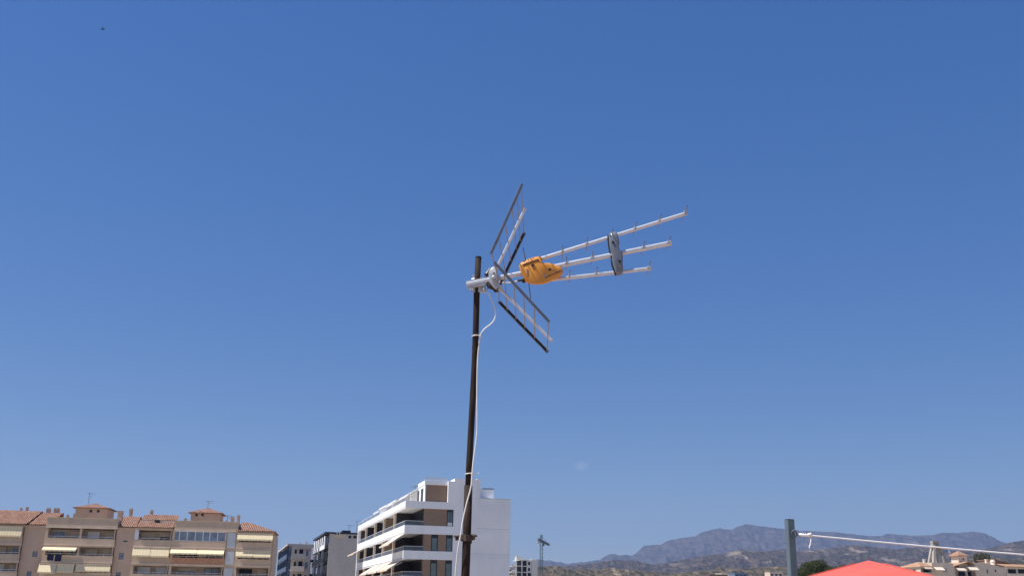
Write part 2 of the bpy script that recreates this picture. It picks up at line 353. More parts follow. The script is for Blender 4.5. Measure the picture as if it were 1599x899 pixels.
# ------------------------------------------------------------------ beige apartment block at the left
A = Frame(215, 850, 165, 9.0)
bA = thing('apartment_building', 'long beige and pink apartment block with clay tiled roofs and striped cream awnings', 'building', A.base, A.a)
def zA(x, y, yy=0): return A.F(x / 6.468, 760 + y / 6.468, yy)          # readings off an enlargement of the photograph
def zB(x, y, yy=0): return A.F(200 + x / 6.467, 760 + y / 6.467, yy)
ROWS = [(17.1, 15.62, 14.55), (14.15, 13.0, 11.95), (11.6, 10.45, 9.35), (9.0, 7.85, 6.75), (6.4, 5.25, 4.15), (3.8, 2.65, 1.5)]
BACK = 1.9
wall = MB(); pinkw = MB(); ledges = MB()
wall.box(-27, 20.8, BACK, 14, 0, 17.0)                                    # the block behind the balconies
def bay(x0, x1, splits=(), top=17.4, skip=()):
    xs = [x0] + list(splits) + [x1]
    for i, x in enumerate(xs):
        wall.box(x - (0 if i == 0 else .14), x + (0 if i == len(xs) - 1 else .14) + (.26 if i == 0 else 0) - (.26 if i == len(xs) - 1 else 0), .003, BACK - .003, 0, 17.1)
    for k, (zt, zb, zs) in enumerate(ROWS):
        wall.box(x0 + .01, x1 - .01, -.02, .14, zs - .28, zb)              # solid parapet
        ledges.box(x0 - .03, x1 + .03, -.12, .16, zs - .06, zs + .08)      # pale string course
        wall.box(x0 + .02, x1 - .02, .145, BACK - .01, zs - .26, zs - .05) # balcony floor
    for k, (zt, zb, zs) in enumerate(ROWS[:4]):
        for a, b in zip(xs, xs[1:]):
            if (k, round(a, 1)) in skip: continue
            r = MB(); n = max(2, int((b - a) / 1.1))
            r.bar((a + .16, .05, zb + .24), (b - .16, .05, zb + .24), .06, .05)
            for q in range(n + 1):
                x = a + .2 + (b - a - .4) * q / n; r.bar((x, .05, zb - .01), (x, .05, zb + .24), .04, .04, (0, 1, 0))
            r.build('railing', M_['railing'], bA)
            wdt = b - a
            for c, ww in ((a + wdt * .30, wdt * .34), (a + wdt * .76, wdt * .26)):
                f = MB(); z0, z1 = zs + .0, zs + 2.15
                f.box(c - ww / 2 - .06, c + ww / 2 + .06, BACK - .06, BACK + .02, z0, z1 + .06)
                fo = f.build('window', random.choice([M_['wpaint'], M_['frame'], M_['wood2']]), bA)
                p = MB(); p.box(c - ww / 2, c - .03, BACK - .10, BACK - .065, z0 + .05, z1); p.box(c + .03, c + ww / 2, BACK - .10, BACK - .065, z0 + .05, z1)
                p.build('pane', M_['glass'] if random.random() < .5 else M_['enclosure'], fo)
                if random.random() < .55:
                    bl = MB(); drop = random.choice([.5, .9, 1.4, 2.0]); bl.box(c - ww / 2 - .02, c + ww / 2 + .02, BACK - .16, BACK - .105, z1 - drop, z1 + .02); bl.build('roller_blind', random.choice([M_['ledge'], M_['wpaint'], M_['pillar']]), fo)
def awning(x0, x1, zt, zb, out, parent=bA, valance=.22):
    a = MB(); y0 = -.14
    a.hexa([(x0, y0 - out, zb), (x1, y0 - out, zb), (x1, y0, zt - .04), (x0, y0, zt - .04)], [(x0, y0 - out, zb + .03), (x1, y0 - out, zb + .03), (x1, y0, zt), (x0, y0, zt)])
    n = max(6, int((x1 - x0) / .35))
    for i in range(n):                                                     # scalloped valance
        u0, u1 = x0 + (x1 - x0) * i / n, x0 + (x1 - x0) * (i + 1) / n
        h0 = valance * (1 if i % 2 else .8)
        a.box(u0, u1 - .004, y0 - out - .03, y0 - out - .003, zb - h0, zb + .03)
    o = a.build('awning', M_['awning'], parent)
    b = MB(); b.bar((x0, y0 - .05, zt + .05), (x1, y0 - .05, zt + .05), .12, .10); b.build('awning_roller', M_['ledge'], o)
    return o
bay(-27, -17.3, (-22.2,))
bay(-14.05, -3.5, (-8.8,))
bay(-.65, 5.1)
bay(5.1, 13.5, (), skip=((0, 5.1),))
bay(15.1, 20.75)
# pink walls between the bays, each window set into its own opening
def pink(x0, x1, holes):
    pinkw = MB()
    xs = sorted({x0, x1, *[h[0] for h in holes], *[h[1] for h in holes]})
    zs = sorted({0, 17.45, *[h[2] for h in holes], *[h[3] for h in holes]})
    for a, b in zip(xs, xs[1:]):
        for c, d in zip(zs, zs[1:]):
            if any(h[0] <= (a + b) / 2 <= h[1] and h[2] <= (c + d) / 2 <= h[3] for h in holes): continue
            pinkw.box(a, b, .45, BACK - .02, c, d)
    pinkw.build('pink_wall', M_['pink'], bA)
    for h in holes:
        f = MB(); f.box(h[0], h[1], .62, .68, h[2], h[3]); fo = f.build('window', M_['frame'], bA)
        p = MB(); zm = (h[2] + h[3]) / 2
        p.box(h[0] + .04, h[1] - .04, .58, .617, zm + .04, h[3] - .04); p.box(h[0] + .04, h[1] - .04, .58, .617, h[2] + .04, zm - .03); p.build('pane', M_['enclosure'], fo)
        s_ = MB(); s_.box(h[0] - .08, h[1] + .08, .36, .66, h[2] - .09, h[2] - .005); s_.build('sill', M_['ledge'], fo)
pink(-17.3, -14.05, [(-15.6, -14.85, 12.65, 13.5), (-16.0, -15.3, 9.75, 10.5), (-15.8, -15.0, 7.3, 8.1)])
pink(-3.5, -.65, [(-2.7, -2.0, 12.55, 13.55), (-2.35, -1.7, 15.2, 15.45), (-2.8, -2.1, 9.7, 10.6)])
# roof parapets of the two flat-topped bays and the light beam under them
for x0, x1 in ((-14.05, -3.35), (5.3, 15.2)):
    wall.box(x0, x1, -.05, .2, 17.42, 18.62); wall.box(x0, x0 + .2, .2, 9, 17.42, 18.6); wall.box(x1 - .2, x1, .2, 9, 17.42, 18.6)
    ledges.box(x0 - .05, x1 + .05, -.14, .16, 17.12, 17.4)
    wall.box(x0 - .08, x1 + .08, -.12, .26, 18.625, 18.74)
    wall.box(x0 + .2, x1 - .2, .2, BACK, 17.12, 17.5)
for x0, x1 in ((-27, -17.3), (-.65, 5.1), (15.1, 20.75)):
    wall.box(x0, x1, -.02, BACK, 17.1, 17.45)
# glass-block stair column
wall.box(13.5, 15.1, .1, BACK, 0, 17.4)
wall.box(-26.9, 20.7, .25, 13.9, 17.13, 17.41)
for k, (zt, zb, zs) in enumerate(ROWS[:4]):
    p = MB(); p.box(13.68, 14.95, .02, .097, zs + .12, zt - .05)
    p.build('glass_block_panel', M_['panel'], bA)
wall.build('wall', M_['beige'], bA)
ledges.build('string_course', M_['ledge'], bA)
# glazed-in balcony
en = MB(); en.box(5.4, 13.4, .02, .1, 17.02, 17.12); en.box(5.4, 13.4, .02, .1, 15.62, 15.7)
ex = [5.4, 6.2, 7.4, 8.65, 9.85, 10.9, 12.1, 13.4]
for x in ex: en.box(x - .06, x + .06, .015, .105, 15.7, 17.02)
eno = en.build('glazed_balcony', M_['wpaint'], bA)
ep = MB()
for a, b in zip(ex, ex[1:]): ep.box(a + .06, b - .06, .045, .07, 15.7, 17.02)
ep.build('pane', M_['enclosure'], eno)
for x0, x1, z0, z1 in ((-.62, -.02, 15.62, 17.08),):
    p = MB(); p.box(x0, x1, -.04, .06, z0, z1); p.build('glass_block_panel', M_['panel'], bA)
bw = MB(); bw.box(5.3, 13.4, -.045, -.025, 11.99, 12.98); bw.build('orange_parapet', M_['brick'], bA)
# awnings
awning(-24, -17.45, 17.1, 15.75, .25); awning(-13.95, -8.95, 14.2, 13.72, .9); awning(-14.2, -11.6, 11.65, 10.4, .55); awning(-11.55, -9.0, 11.65, 10.55, .3)
awning(-8.75, -3.65, 11.65, 10.75, .25); awning(-.6, 2.1, 14.4, 13.2, .4); awning(2.15, 4.95, 14.4, 13.15, .4)
awning(5.15, 9.2, 14.3, 13.65, .8); awning(9.25, 13.4, 14.3, 13.62, .8); awning(15.2, 20.8, 16.95, 16.05, .35); awning(15.2, 17.9, 14.3, 13.45, .35); awning(17.95, 20.65, 14.3, 13.4, .35)
awning(-24, -17.6, 8.9, 8.0, .4); awning(-8.7, -3.7, 9.0, 8.1, .4)
# tiled roofs
def shed(x0, x1, y0, y1, z0, z1, xa=None, xb=None):
    xa = x0 if xa is None else xa; xb = x1 if xb is None else xb
    m_ = MB(); m_.hexa([(x0, y0, z0), (x1, y0, z0), (xb, y1, z1), (xa, y1, z1)], [(x0, y0, z0 + .13), (x1, y0, z0 + .13), (xb, y1, z1 + .13), (xa, y1, z1 + .13)])
    m_.hexa([(xa, y1 + .002, z1), (xb, y1 + .002, z1), (x1, y1 + 6, z0), (x0, y1 + 6, z0)], [(xa, y1 + .002, z1 + .13), (xb, y1 + .002, z1 + .13), (x1, y1 + 6, z0 + .13), (x0, y1 + 6, z0 + .13)])
    return m_
rA = shed(-27, -16.9, -.35, 3.6, 17.47, 19.75, -27, -15.9).build('roof', M_['tile'], bA)
rB = shed(-16.85, -14.15, .1, 3.6, 17.47, 19.55, -15.85, -12.6).build('roof', M_['tile'], bA)
rD = shed(-3.25, -.6, .1, 3.6, 17.47, 19.3).build('roof', M_['tile'], bA)
rE = MB()
rE.hexa([(-.55, -.3, 17.47), (5.15, -.3, 17.47), (5.22, 1.3, 18.35), (-.4, 1.3, 18.35)], [(-.55, -.3, 17.6), (5.15, -.3, 17.6), (5.22, 1.3, 18.48), (-.4, 1.3, 18.48)])
rE.hexa([(-.35, 2.2, 18.75), (5.24, 2.2, 18.75), (5.3, 3.8, 19.7), (-.1, 3.8, 19.7)], [(-.35, 2.2, 18.88), (5.24, 2.2, 18.88), (5.3, 3.8, 19.83), (-.1, 3.8, 19.83)])
rE = rE.build('roof', M_['tile'], bA)
st = MB(); st.box(-.38, 5.23, 1.305, 6, 17.5, 18.72); st.build('roof_step', M_['ledge'], rE)
skl = MB(); skl.box(2.0, 2.75, 1.0, 1.29, 18.45, 18.8); skl.build('skylight', M_['frame'], rE)
rH = MB(); rH.hip(15.25, 20.75, .1, 9, 17.3, 19.0, .38, .12, ridge=((15.3, 4.2), (16.6, 4.2))); rH = rH.build('roof', M_['tile'], bA)
def stair_tower(px0, px1, apx, conv):
    x0, z0 = conv(*px0, 4); x1, z1 = conv(*px1, 4); _, za = conv(*apx, 6.5)
    t_ = MB(); t_.box(x0, x1, 4, 9, 17.4, z0); to = t_.build('stair_tower', M_['pink'], bA)
    h_ = MB(); h_.hip(x0, x1, 4, 9, z0, za, .42, .14); h_.build('tower_roof', M_['tile'], to)
    return x0, x1, z0, to
x0, x1, zz, to = stair_tower((768, 212), (1078, 315), (925, 165), zA)
for hx in (918, 993):
    a, b = zA(hx, 243, 4); q = MB(); q.box(a - .2, a + .2, 3.95, 4.02, b - .2, b + .2); q.build('vent_opening', M_['frame'], to)
x0, x1, zz, to2 = stair_tower((637, 262), (923, 350), (780, 210), zB)
for hx in (692, 752):
    a, b = zB(hx, 281, 4); q = MB(); q.box(a - .2, a + .2, 3.95, 4.02, b - .2, b + .2); q.build('vent_opening', M_['frame'], to2)
def chimney(conv, cx, top, bot, wpx, roof, yy=4.4, cowl=True):
    x, zt = conv(cx, top, yy); w2 = wpx / 6.467 * (165 + yy) / F / 2
    c = MB(); zb = 17.6
    c.box(x - w2, x + w2, yy, yy + 2 * w2, zb, zt - .25)
    if cowl:
        c.box(x - w2 - .06, x + w2 + .06, yy - .06, yy + 2 * w2 + .06, zt - .25, zt - .17)
        for k in (-1, 1): c.box(x + k * w2 * .7 - .05, x + k * w2 * .7 + .05, yy + .02, yy + 2 * w2 - .02, zt - .17, zt - .05)
        c.box(x - w2 * .9, x + w2 * .9, yy, yy + 2 * w2, zt - .05, zt + .03)
    else: c.tube([(x, yy + w2, zb), (x, yy + w2, zt)], w2 * .6)
    c.build('chimney', M_['pink'], roof)
for a in ((1215, 240, 285, 48, rD), (1325, 217, 280, 30, rD), (490, 212, 245, 36, rB), (570, 212, 290, 46, rB), (685, 278, 295, 18, rB), (752, 268, 290, 18, to), (275, 200, 220, 20, rA), (215, 208, 225, 16, rA)):
    chimney(zA, *a)
for a in ((240, 232, 260, 26, rE), (580, 315, 335, 22, to2), (1055, 297, 355, 36, rH), (1117, 282, 355, 28, rH), (993, 335, 350, 18, rH)):
    chimney(zB, *a)
# towels over the parapet
for k, (x0, x1, y1, lab) in enumerate(((480, 538, 738, 'plain navy towel hung over the balcony parapet, the left one of two'), (560, 616, 748, 'longer navy towel with frayed hem on the balcony parapet, the right one of two'))):
    a, zt = zA(x0, 678); b, zb = zA(x1, y1); tw = MB(); n = 6
    zt = 13.02
    for i in range(n):
        u0, u1 = a + (b - a) * i / n, a + (b - a) * (i + 1) / n
        d0, d1 = -.05 - .03 * math.sin(i * 1.9 + k), -.05 - .03 * math.sin((i + 1) * 1.9 + k)
        tw.hexa([(u0, d0, zb + .08 * math.sin(i * 2.2 + k)), (u1, d1, zb + .08 * math.sin(i * 2.2 + 2.2 + k)), (u1, d1 + .015, zb), (u0, d0 + .015, zb)], [(u0, d0, zt), (u1, d1, zt), (u1, d1 + .015, zt), (u0, d0 + .015, zt)])
    tw.box(a, b, -.045, .16, zt + .001, zt + .02)
    o = tw.build('towel', M_['navy']); o.location = A.base; o.rotation_euler = (0, 0, A.a)
    tag(o, lab, 'towel', 'towels drying on the balcony')

def roof_antenna(loc, h, label, L=1.2, yaw=0.3, n=5, dish=False):
    o = thing('rooftop_antenna', label, 'antenna', loc, yaw, 'small antennas on the far roofs')
    p = MB(); p.tube([(0, 0, -.3), (0, 0, h)], .035, 6); p.build('pole', M_['rail'], o)
    b = MB(); b.bar((-L * .3, 0, h - .1), (L * .7, 0, h - .1), .05, .05)
    for k in range(n):
        x = -L * .3 + L * k / (n - 1); b.bar((x, -.3, h - .1), (x, .3, h - .1), .03, .03)
    b.bar((0, 0, h * .7), (L * .4, 0, h * .7), .04, .04)
    b.build('array', M_['rail'], o)
    return o
def onA(conv, x, y, yy):
    a, z = conv(x, y, yy); return A.base + A.h * a + A.b * yy + Vector((0, 0, z))
roof_antenna(onA(zA, 890, 178, 5.6), 1.9, 'thin antenna above the tiled tower furthest to the left', 1.1, .2)
roof_antenna(onA(zB, 803, 218, 6.2), 1.3, 'thin antenna above the tiled tower nearer the right end of the beige block', 1.3, .1)
roof_antenna(onA(zB, 1000, 352, 3), 1.1, 'low antenna on the flat roof beside the chimney pair of the beige block', 1.0, .1, 4)

# ------------------------------------------------------------------ white apartment block
Wf = Frame(633, 800, 126, 15.5)
bW = thing('apartment_building', 'modern white apartment block with brown cladding and deep balconies behind the mast', 'building', Wf.base, Wf.a)
LEN = 43.4; IN = 2.4
BANDS = [(17.6, 18.46), (14.55, 15.56), (11.56, 12.56), (8.6, 9.6), (5.6, 6.6), (2.6, 3.6)]
wl = MB()
wl.box(6.04, 8.9, 0, 16, 0, 21.4); wl.box(8.9, 13.3, .0, 20, 0, 19.07)
wl.box(8.95, 11.4, 1.2, 8, 19.07, 20.38); wl.box(8.9, 9.35, .02, 3, 19.07, 21.5)
wl.box(IN + .3, 6.03, .5, LEN, 0, 17.6)
wl.box(-.05, .4, LEN, LEN + .5, 0, 18.5)
wl.box(6.03, 8.9, 16, LEN, 0, 18.4); wl.box(8.9, 13.3, 20, LEN, 0, 18.4)
for z0, z1 in BANDS:
    wl.box(-.02, 6.037, -.003, .25, z0, z1)            # front band
    wl.box(-.023, .22, .25, LEN, z0 + .14, z1)         # side band
    wl.box(-.02, .24, .26, LEN, z0 - .04, z0 + .07)    # drip ledge with a dark gap above it
    wl.box(.22, IN + .35, .25, LEN, z0 + .10, z0 + .4) # balcony floor
wl.build('wall', M_['white'], bW)
# inner wall of the balconies with sliding doors
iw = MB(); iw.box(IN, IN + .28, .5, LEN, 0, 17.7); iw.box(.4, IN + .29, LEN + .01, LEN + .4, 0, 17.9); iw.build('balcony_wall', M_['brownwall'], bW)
PIL = [8.5, 17.4, 25.6, 35.2]
def conv(k): return BANDS[k]
for k in range(4):
    zt = BANDS[k][0] - .04; zb = BANDS[k + 1][1]
    for y in PIL:
        p = MB(); p.box(.0, .3, y - .16, y + .16, zb, zt); p.build('pillar', M_['pillar'], bW)
    for y in PIL:
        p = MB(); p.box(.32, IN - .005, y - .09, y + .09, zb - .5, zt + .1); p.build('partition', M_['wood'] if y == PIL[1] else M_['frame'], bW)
    ys = [0.9] + PIL + [LEN]
    for a, b in zip(ys, ys[1:]):
        f = MB(); f.box(IN - .07, IN - .005, a + .5, b - .5, zb - .5, zt - .05); fo = f.build('window', M_['frame'], bW)
        p = MB(); n = 4
        for i in range(n):
            c0 = a + .55 + (b - a - 1.1) * i / n; c1 = a + .55 + (b - a - 1.1) * (i + 1) / n - .07
            p.box(IN - .10, IN - .075, c0, c1, zb - .45, zt - .12)
        p.build('pane', M_['darkpane'], fo)
    # glass balustrade on the band
    gl = MB(); gl.box(.06, .085, .3, LEN - .1, zb, zb + .5); gl.box(.1, IN - .02, .06, .085, zb, zb + .5)
    go = gl.build('glass_balustrade', M_['clear'], bW)
    hr = MB(); hr.bar((.072, .3, zb + .52), (.072, LEN - .1, zb + .52), .05, .04); hr.bar((.1, .072, zb + .52), (IN - .02, .072, zb + .52), .05, .04); hr.build('handrail', M_['railing'], go)
# front wall: cladding and tall windows
for k in range(4):
    zt = BANDS[k][0]; zb = BANDS[k + 1][1]
    wins = [(5.2, 6.03)] if k == 0 else [(3.34, 4.2), (5.2, 6.03)]
    xs = [IN + .02]; 
    for a, b in wins: xs += [a, b]
    cl = MB()
    for a, b in zip(xs[0::2], xs[1::2]): cl.box(a, b, .12, .498, zb - .02, zt + .02)
    cl.build('cladding', M_['wood'], bW)
    for a, b in wins:
        f = MB(); f.box(a, b, .22, .49, zb - .02, zt); fo = f.build('window', M_['frame'], bW)
        p = MB(); p.box(a + .12, b - .1, .19, .217, zb + .06, zt - (.42 if k else .3)); p.build('pane', M_['skyglass'], fo)
        if k == 0:
            s_ = MB(); s_.box(a + .14, b - .12, .16, .186, zb + .04, zb + .45); s_.build('sill', M_['wpaint'], fo)
            s_ = MB(); s_.box((a + b) / 2 - .02, (a + b) / 2 + .04, .165, .187, zb + .45, zt - .3); s_.build('mullion', M_['frame'], fo)
# roof terrace rail
gl = MB(); gl.box(.04, .065, .1, LEN - .1, 18.46, 18.92); go = gl.build('glass_balustrade', M_['clear'], bW)
hr = MB(); hr.bar((.052, .1, 18.94), (.052, LEN - .1, 18.94), .05, .05)
for y in [.12 + (LEN - .3) * i / 10 for i in range(11)]: hr.bar((.052, y, 18.4), (.052, y, 18.94), .05, .05, (1, 0, 0))
hr.build('handrail', M_['wpaint'], go)
# penthouse
ph = MB(); ph.box(IN, 6.03, .75, 4.9, 18.3, 20.56); ph.box(IN - .05, 6.03, .42, 5.0, 20.56, 21.08); ph.box(5.25, 6.037, 0, .75, 18.463, 21.05); ph.box(IN, 2.52, .43, .75, 18.3, 20.56)
ph.box(IN + .25, 6, 5.0, LEN - 4, 18.3, 20.75)
pho = ph.build('penthouse', M_['white'], bW)
cl = MB(); cl.box(2.54, 5.24, .60, .747, 18.5, 20.54); cl.build('cladding', M_['wood'], pho)
for a, b in ((1.5, 3.0), (4.2, 5.4)):
    f = MB(); f.box(IN - .03, IN - .004, a, b, 18.5, 20.2); fo = f.build('penthouse_window', M_['glass'], pho)
gl = MB(); gl.box(IN + .05, 5.2, .5, .52, 21.08, 21.55); gl.build('roof_glass_rail', M_['frosted'], pho)
# terrace awnings and side awnings
def side_awning(y0, y1, z, out, drop, x=-.03, mm=None):
    a = MB(); a.hexa([(x - out, y0, z - drop), (x, y0, z), (x, y1, z), (x - out, y1, z - drop)], [(x - out, y0, z - drop + .03), (x, y0, z + .03), (x, y1, z + .03), (x - out, y1, z - drop + .03)])
    a.box(x - out - .04, x - out - .004, y0, y1, z - drop - .16, z - drop + .04)
    o = a.build('awning', mm or M_['canvas'], bW)
    b = MB(); 
    for y in (y0 + .1, y1 - .1): b.bar((x, y, z - .25), (x - out + .05, y, z - drop - .02), .05, .05)
    b.build('awning_arm', M_['wpaint'], o)
side_awning(.4, 8.2, 14.45, 1.7, 1.15); side_awning(36, 43.2, 14.5, 1.5, .75)
side_awning(.4, 8.2, 11.45, 1.8, 1.15); side_awning(9, 17, 11.45, 1.8, 1.15); side_awning(18, 25.2, 11.45, 1.8, 1.15)
for y0, y1, z, out in ((5.2, 11.6, 20.72, 1.5), (11.9, 18.8, 20.62, 1.9), (19.1, 26.2, 20.62, 2.0), (27.4, 32.5, 20.5, 1.9)): side_awning(y0, y1, z, out, .95, IN + .22, M_['wcanvas'])
bxx, bzz = Wf.F(540 + 1182 / 5.318, 730 + 152 / 5.318, 4)
sp = thing('solar_panel', 'dark tilted solar panel on the roof box of the white block', 'solar panel', Wf.base + Wf.h * bxx + Wf.b * 4 + Vector((0, 0, 20.38)), Wf.a)
q = MB(); q.hexa([(-.75, -.3, .28), (.75, -.3, .34), (.75, .5, .5), (-.75, .5, .44)], [(-.75, -.3, .33), (.75, -.3, .39), (.75, .5, .55), (-.75, .5, .49)]); q.build('panel', M_['frame'], sp)
q = MB(); q.bar((-.5, 0, 0), (-.5, 0, .36), .05, .05, (0, 1, 0)); q.bar((.5, 0, 0), (.5, 0, .4), .05, .05, (0, 1, 0)); q.build('bracket', M_['rail'], sp)
y_, z_ = Wf.S(540 + 490 / 5.318, 730 + 172 / 5.318, IN)
roof_antenna(Wf.base + Wf.h * (IN + 1.2) + Wf.b * 14 + Vector((0, 0, 20.3)), 1.6, 'wide flat antenna on the terrace roof of the white block', 3.0, -.9, 4)
# painted-over joints and a downpipe on the blank wall
q = MB(); q.box(9.0, 13.28, -.006, -.001, 15.42, 15.47); q.box(6.2, 13.28, -.006, -.001, 12.40, 12.44); q.build('wall_joint', M_['panel'], bW)
q = MB(); q.box(8.85, 13.36, -.03, .06, 19.072, 19.14); q.build('coping', M_['panel'], bW)
# low side rail on the lower roof
q = MB(); q.bar((9.4, .12, 19.2), (13.2, .12, 19.12), .05, .05)
for x in (10.4, 11.6, 12.9): q.bar((x, .12, 19.0), (x, .12, 19.2), .04, .04, (0, 1, 0))
q.build('roof_rail', M_['railing'], bW)

# ------------------------------------------------------------------ two blocks behind, between the beige and the white one
def mid_block(px, py, Y, front, length, zt, label, style):
    f = Frame(px, py, Y, 15.5); top = f.O.z
    o = thing('apartment_building', label, 'building', f.base, f.a)
    wl_ = MB(); wl_.box(.0, front, 0, length, 0, top - .35)
    P = 3.0
    nb = int(length / 4.2)
    fin = MB(); flo = MB()
    xo = -1.3
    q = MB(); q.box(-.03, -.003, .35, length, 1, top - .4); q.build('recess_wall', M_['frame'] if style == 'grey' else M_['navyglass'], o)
    wl_.box(xo + (.9 if style == 'grey' else 1.05), .0, -.0, .35, 0, top - .35)
    for k in range(6):
        zf = top - .4 - P * (k + 1)
        if zf < 0.3: break
        flo.box(xo, -.003, .36, length, zf - .2, zf)
        r = MB(); r.box(xo - .04, xo + .02, .4, length - .1, zf, zf + .95)
        if k > 0 or style == 'blue': r.build('balustrade', M_['darkpane'] if style == 'grey' else M_['navyglass'], o)
        for b in range(nb):
            y0 = .4 + (length - .5) * b / nb; y1 = .4 + (length - .5) * (b + 1) / nb
            g_ = MB(); g_.box(-.09, -.033, y0 + .5, y1 - .5, zf + .05, zf + 2.3); fo = g_.build('window', M_['frame'], o)
            pn = MB(); pn.box(-.12, -.093, y0 + .58, (y0 + y1) / 2 - .04, zf + .1, zf + 2.2); pn.box(-.12, -.093, (y0 + y1) / 2 + .04, y1 - .58, zf + .1, zf + 2.2); pn.build('pane', M_['glass'] if style == 'grey' else M_['enclosure'], fo)
            if style == 'grey' and k == 0:
                w_ = MB(); w_.box(xo - .06, xo + .12, y0 + .2, y0 + (y1 - y0) * (.42 if b % 2 else .34), zf - .1, zf + 2.55); w_.build('white_panel', M_['white'], o)
                if b < 2: w_ = MB(); w_.box(xo - .05, xo + .05, y0 - (.0 if b else .3), y1, zf - .15, zf + .75); w_.build('balustrade', M_['white'], o)
            elif (style == 'grey' and (b, k) in ((2, 1), (6, 1), (4, 3))) or (style == 'blue' and (b * 3 + k) % 7 == 0):
                w_ = MB(); w_.hexa([(xo - 1.1, y0 + .3, zf + 1.75), (xo + .1, y0 + .3, zf + 2.4), (xo + .1, y1 - .3, zf + 2.4), (xo - 1.1, y1 - .3, zf + 1.75)], [(xo - 1.1, y0 + .3, zf + 1.8), (xo + .1, y0 + .3, zf + 2.45), (xo + .1, y1 - .3, zf + 2.45), (xo - 1.1, y1 - .3, zf + 1.8)]); w_.build('awning', M_['canvas'], o)
    for b in range(nb + 1):
        y0 = .4 + (length - .5) * b / nb
        if b % 2 or style == 'blue': fin.box(xo - .02, xo + .38, y0 - .2, y0 + .2, 0, top - .4 - (P if style == 'grey' else 0))
    wl_.build('wall', M_['gwall'], o); fin.build('dividing_wall', M_['greyfin'] if style == 'grey' else M_['navyglass'], o); flo.build('balcony_floor', M_['frame'] if style == 'grey' else M_['bluefin'], o)
    rf = MB(); rf.box(xo - .15, front + .1, -.12, length + .1, top - .34, top); ro = rf.build('roof', M_['frame'] if style == 'grey' else M_['gwall'], o)
    return f, o, ro, top
def z6(f, x, y, yy=0): return f.F(420 + x / 9.08, 800 + y / 9.08, yy)
f1, o1, r1, top1 = mid_block(518, 830, 225, 11, 28, 0, 'grey flat-roofed apartment block with white panels under its dark roof', 'grey')
a, z = z6(f1, 1040, 262, 3); b, _ = z6(f1, 1160, 262, 3)
q = MB(); q.box(a, b, 3, 5.5, top1, top1 + .65); q.build('roof_hatch', M_['frame'], r1)
for x0, y0, x1, y1, mm, nm in ((1130, 322, 1165, 362, 'glass', 'window'), (1196, 325, 1240, 362, 'glass', 'window')):
    a, z1 = z6(f1, x0, y0); b, z0 = z6(f1, x1, y1)
    q = MB(); q.box(a, b, -.03, .02, z0, z1); fo = q.build('window', M_['frame'], o1)
    q = MB(); q.box(a + .08, b - .08, -.05, -.033, z0 + .08, z1 - .08); q.build('pane', M_['glass'], fo)
a, z1 = z6(f1, 935, 300); b, z0 = z6(f1, 1085, 358); q = MB(); q.box(a, b, -.04, .0, z0, z1); q.build('patched_panel', M_['pillar'], o1)
for x0, x1 in ((938, 962), (970, 1003)):
    a, z1 = z6(f1, x0, 284); b, z0 = z6(f1, x1, 316)
    q = MB(); q.box(a, b, -.5, -.045, z0, z1); ac = q.build('air_conditioner', M_['wpaint'], o1, bevel=.03)
    q = MB(); q.tube([((a + b) / 2 - .1, -.52, (z0 + z1) / 2), ((a + b) / 2 - .1, -.503, (z0 + z1) / 2)], .22, 14); q.build('fan_grille', M_['frame'], ac)
for x, y, lab, L in ((1130, 170, 'thin antenna on the dark roof of the grey block, nearest its roof hatch', 1.6), (1240, 110, 'tall thin antenna on the grey block close to the white block', 1.4)):
    p, _ = z6(f1, x, 270, 4); _, zt = z6(f1, x, y, 4)
    roof_antenna(f1.base + f1.h * p + f1.b * 4 + Vector((0, 0, top1)), zt - top1, lab, L, .3, 4)
f2, o2, r2, top2 = mid_block(458, 848.5, 262, 9, 40, 0, 'narrow apartment block with blue glazed side behind the grey one', 'blue')
# front of the second block: setback top storey and stacked balconies
q = MB(); q.box(.8, 4.6, -.06, -.003, top2 - 1.5, top2 - 1.2); q.build('trim', M_['brick'], o2)
for k in range(5):
    zf = top2 - .4 - 3 * (k + 1)
    q = MB(); q.box(-.3, 3.0, -1.3, -.063, zf - .22, zf); q.box(-.3, 3.0, -1.3, -1.2, zf, zf + 1.0); q.build('front_balcony', M_['gwall'] if k == 0 else M_['villaw'], o2)
    for x0, x1, z0, z1, mm in ((.5, 1.0, .1, 2.1, 'darkpane'), (1.6, 2.6, .1, 2.2, 'darkpane'), (3.3, 3.9, .6, 2.0, 'enclosure')):
        q = MB(); q.box(x0, x1, -.05, .02, zf + z0, zf + z1); fo = q.build('window', M_['frame'], o2)
        q = MB(); q.box(x0 + .08, x1 - .08, -.075, -.053, zf + z0 + .08, zf + z1 - .08); q.build('pane', M_[mm], fo)
    if k:
        q = MB(); q.box(4.4, 8.9, -1.7, -.003, zf - .2, zf); q.box(4.4, 8.9, -1.7, -1.62, zf, zf + .95); q.build('front_balcony', M_['bluefin'], o2)
        q = MB(); q.box(4.5, 8.8, -.05, -.003, zf + .02, zf + 2.6); q.build('balcony_glazing', M_['darkpane'], o2)
    for x, h in ((4.5, 2.5), (5.9, 2.2), (7.2, 2.3)):
        if k < 2 or x > 6:
            q = MB(); q.box(x, x + .55, -1.9, -1.75, zf - .3 - .5 * k, zf + h - .5 * k); q.build('white_shutter', M_['white'], o2)
for k, x in enumerate((1.5, 3.1, 5.5, 7.3)):
    q = MB(); q.box(x, x + .6, 2, 2.6, top2, top2 + .5 + .25 * (k % 2)); q.build('chimney', M_['gwall'], r2)

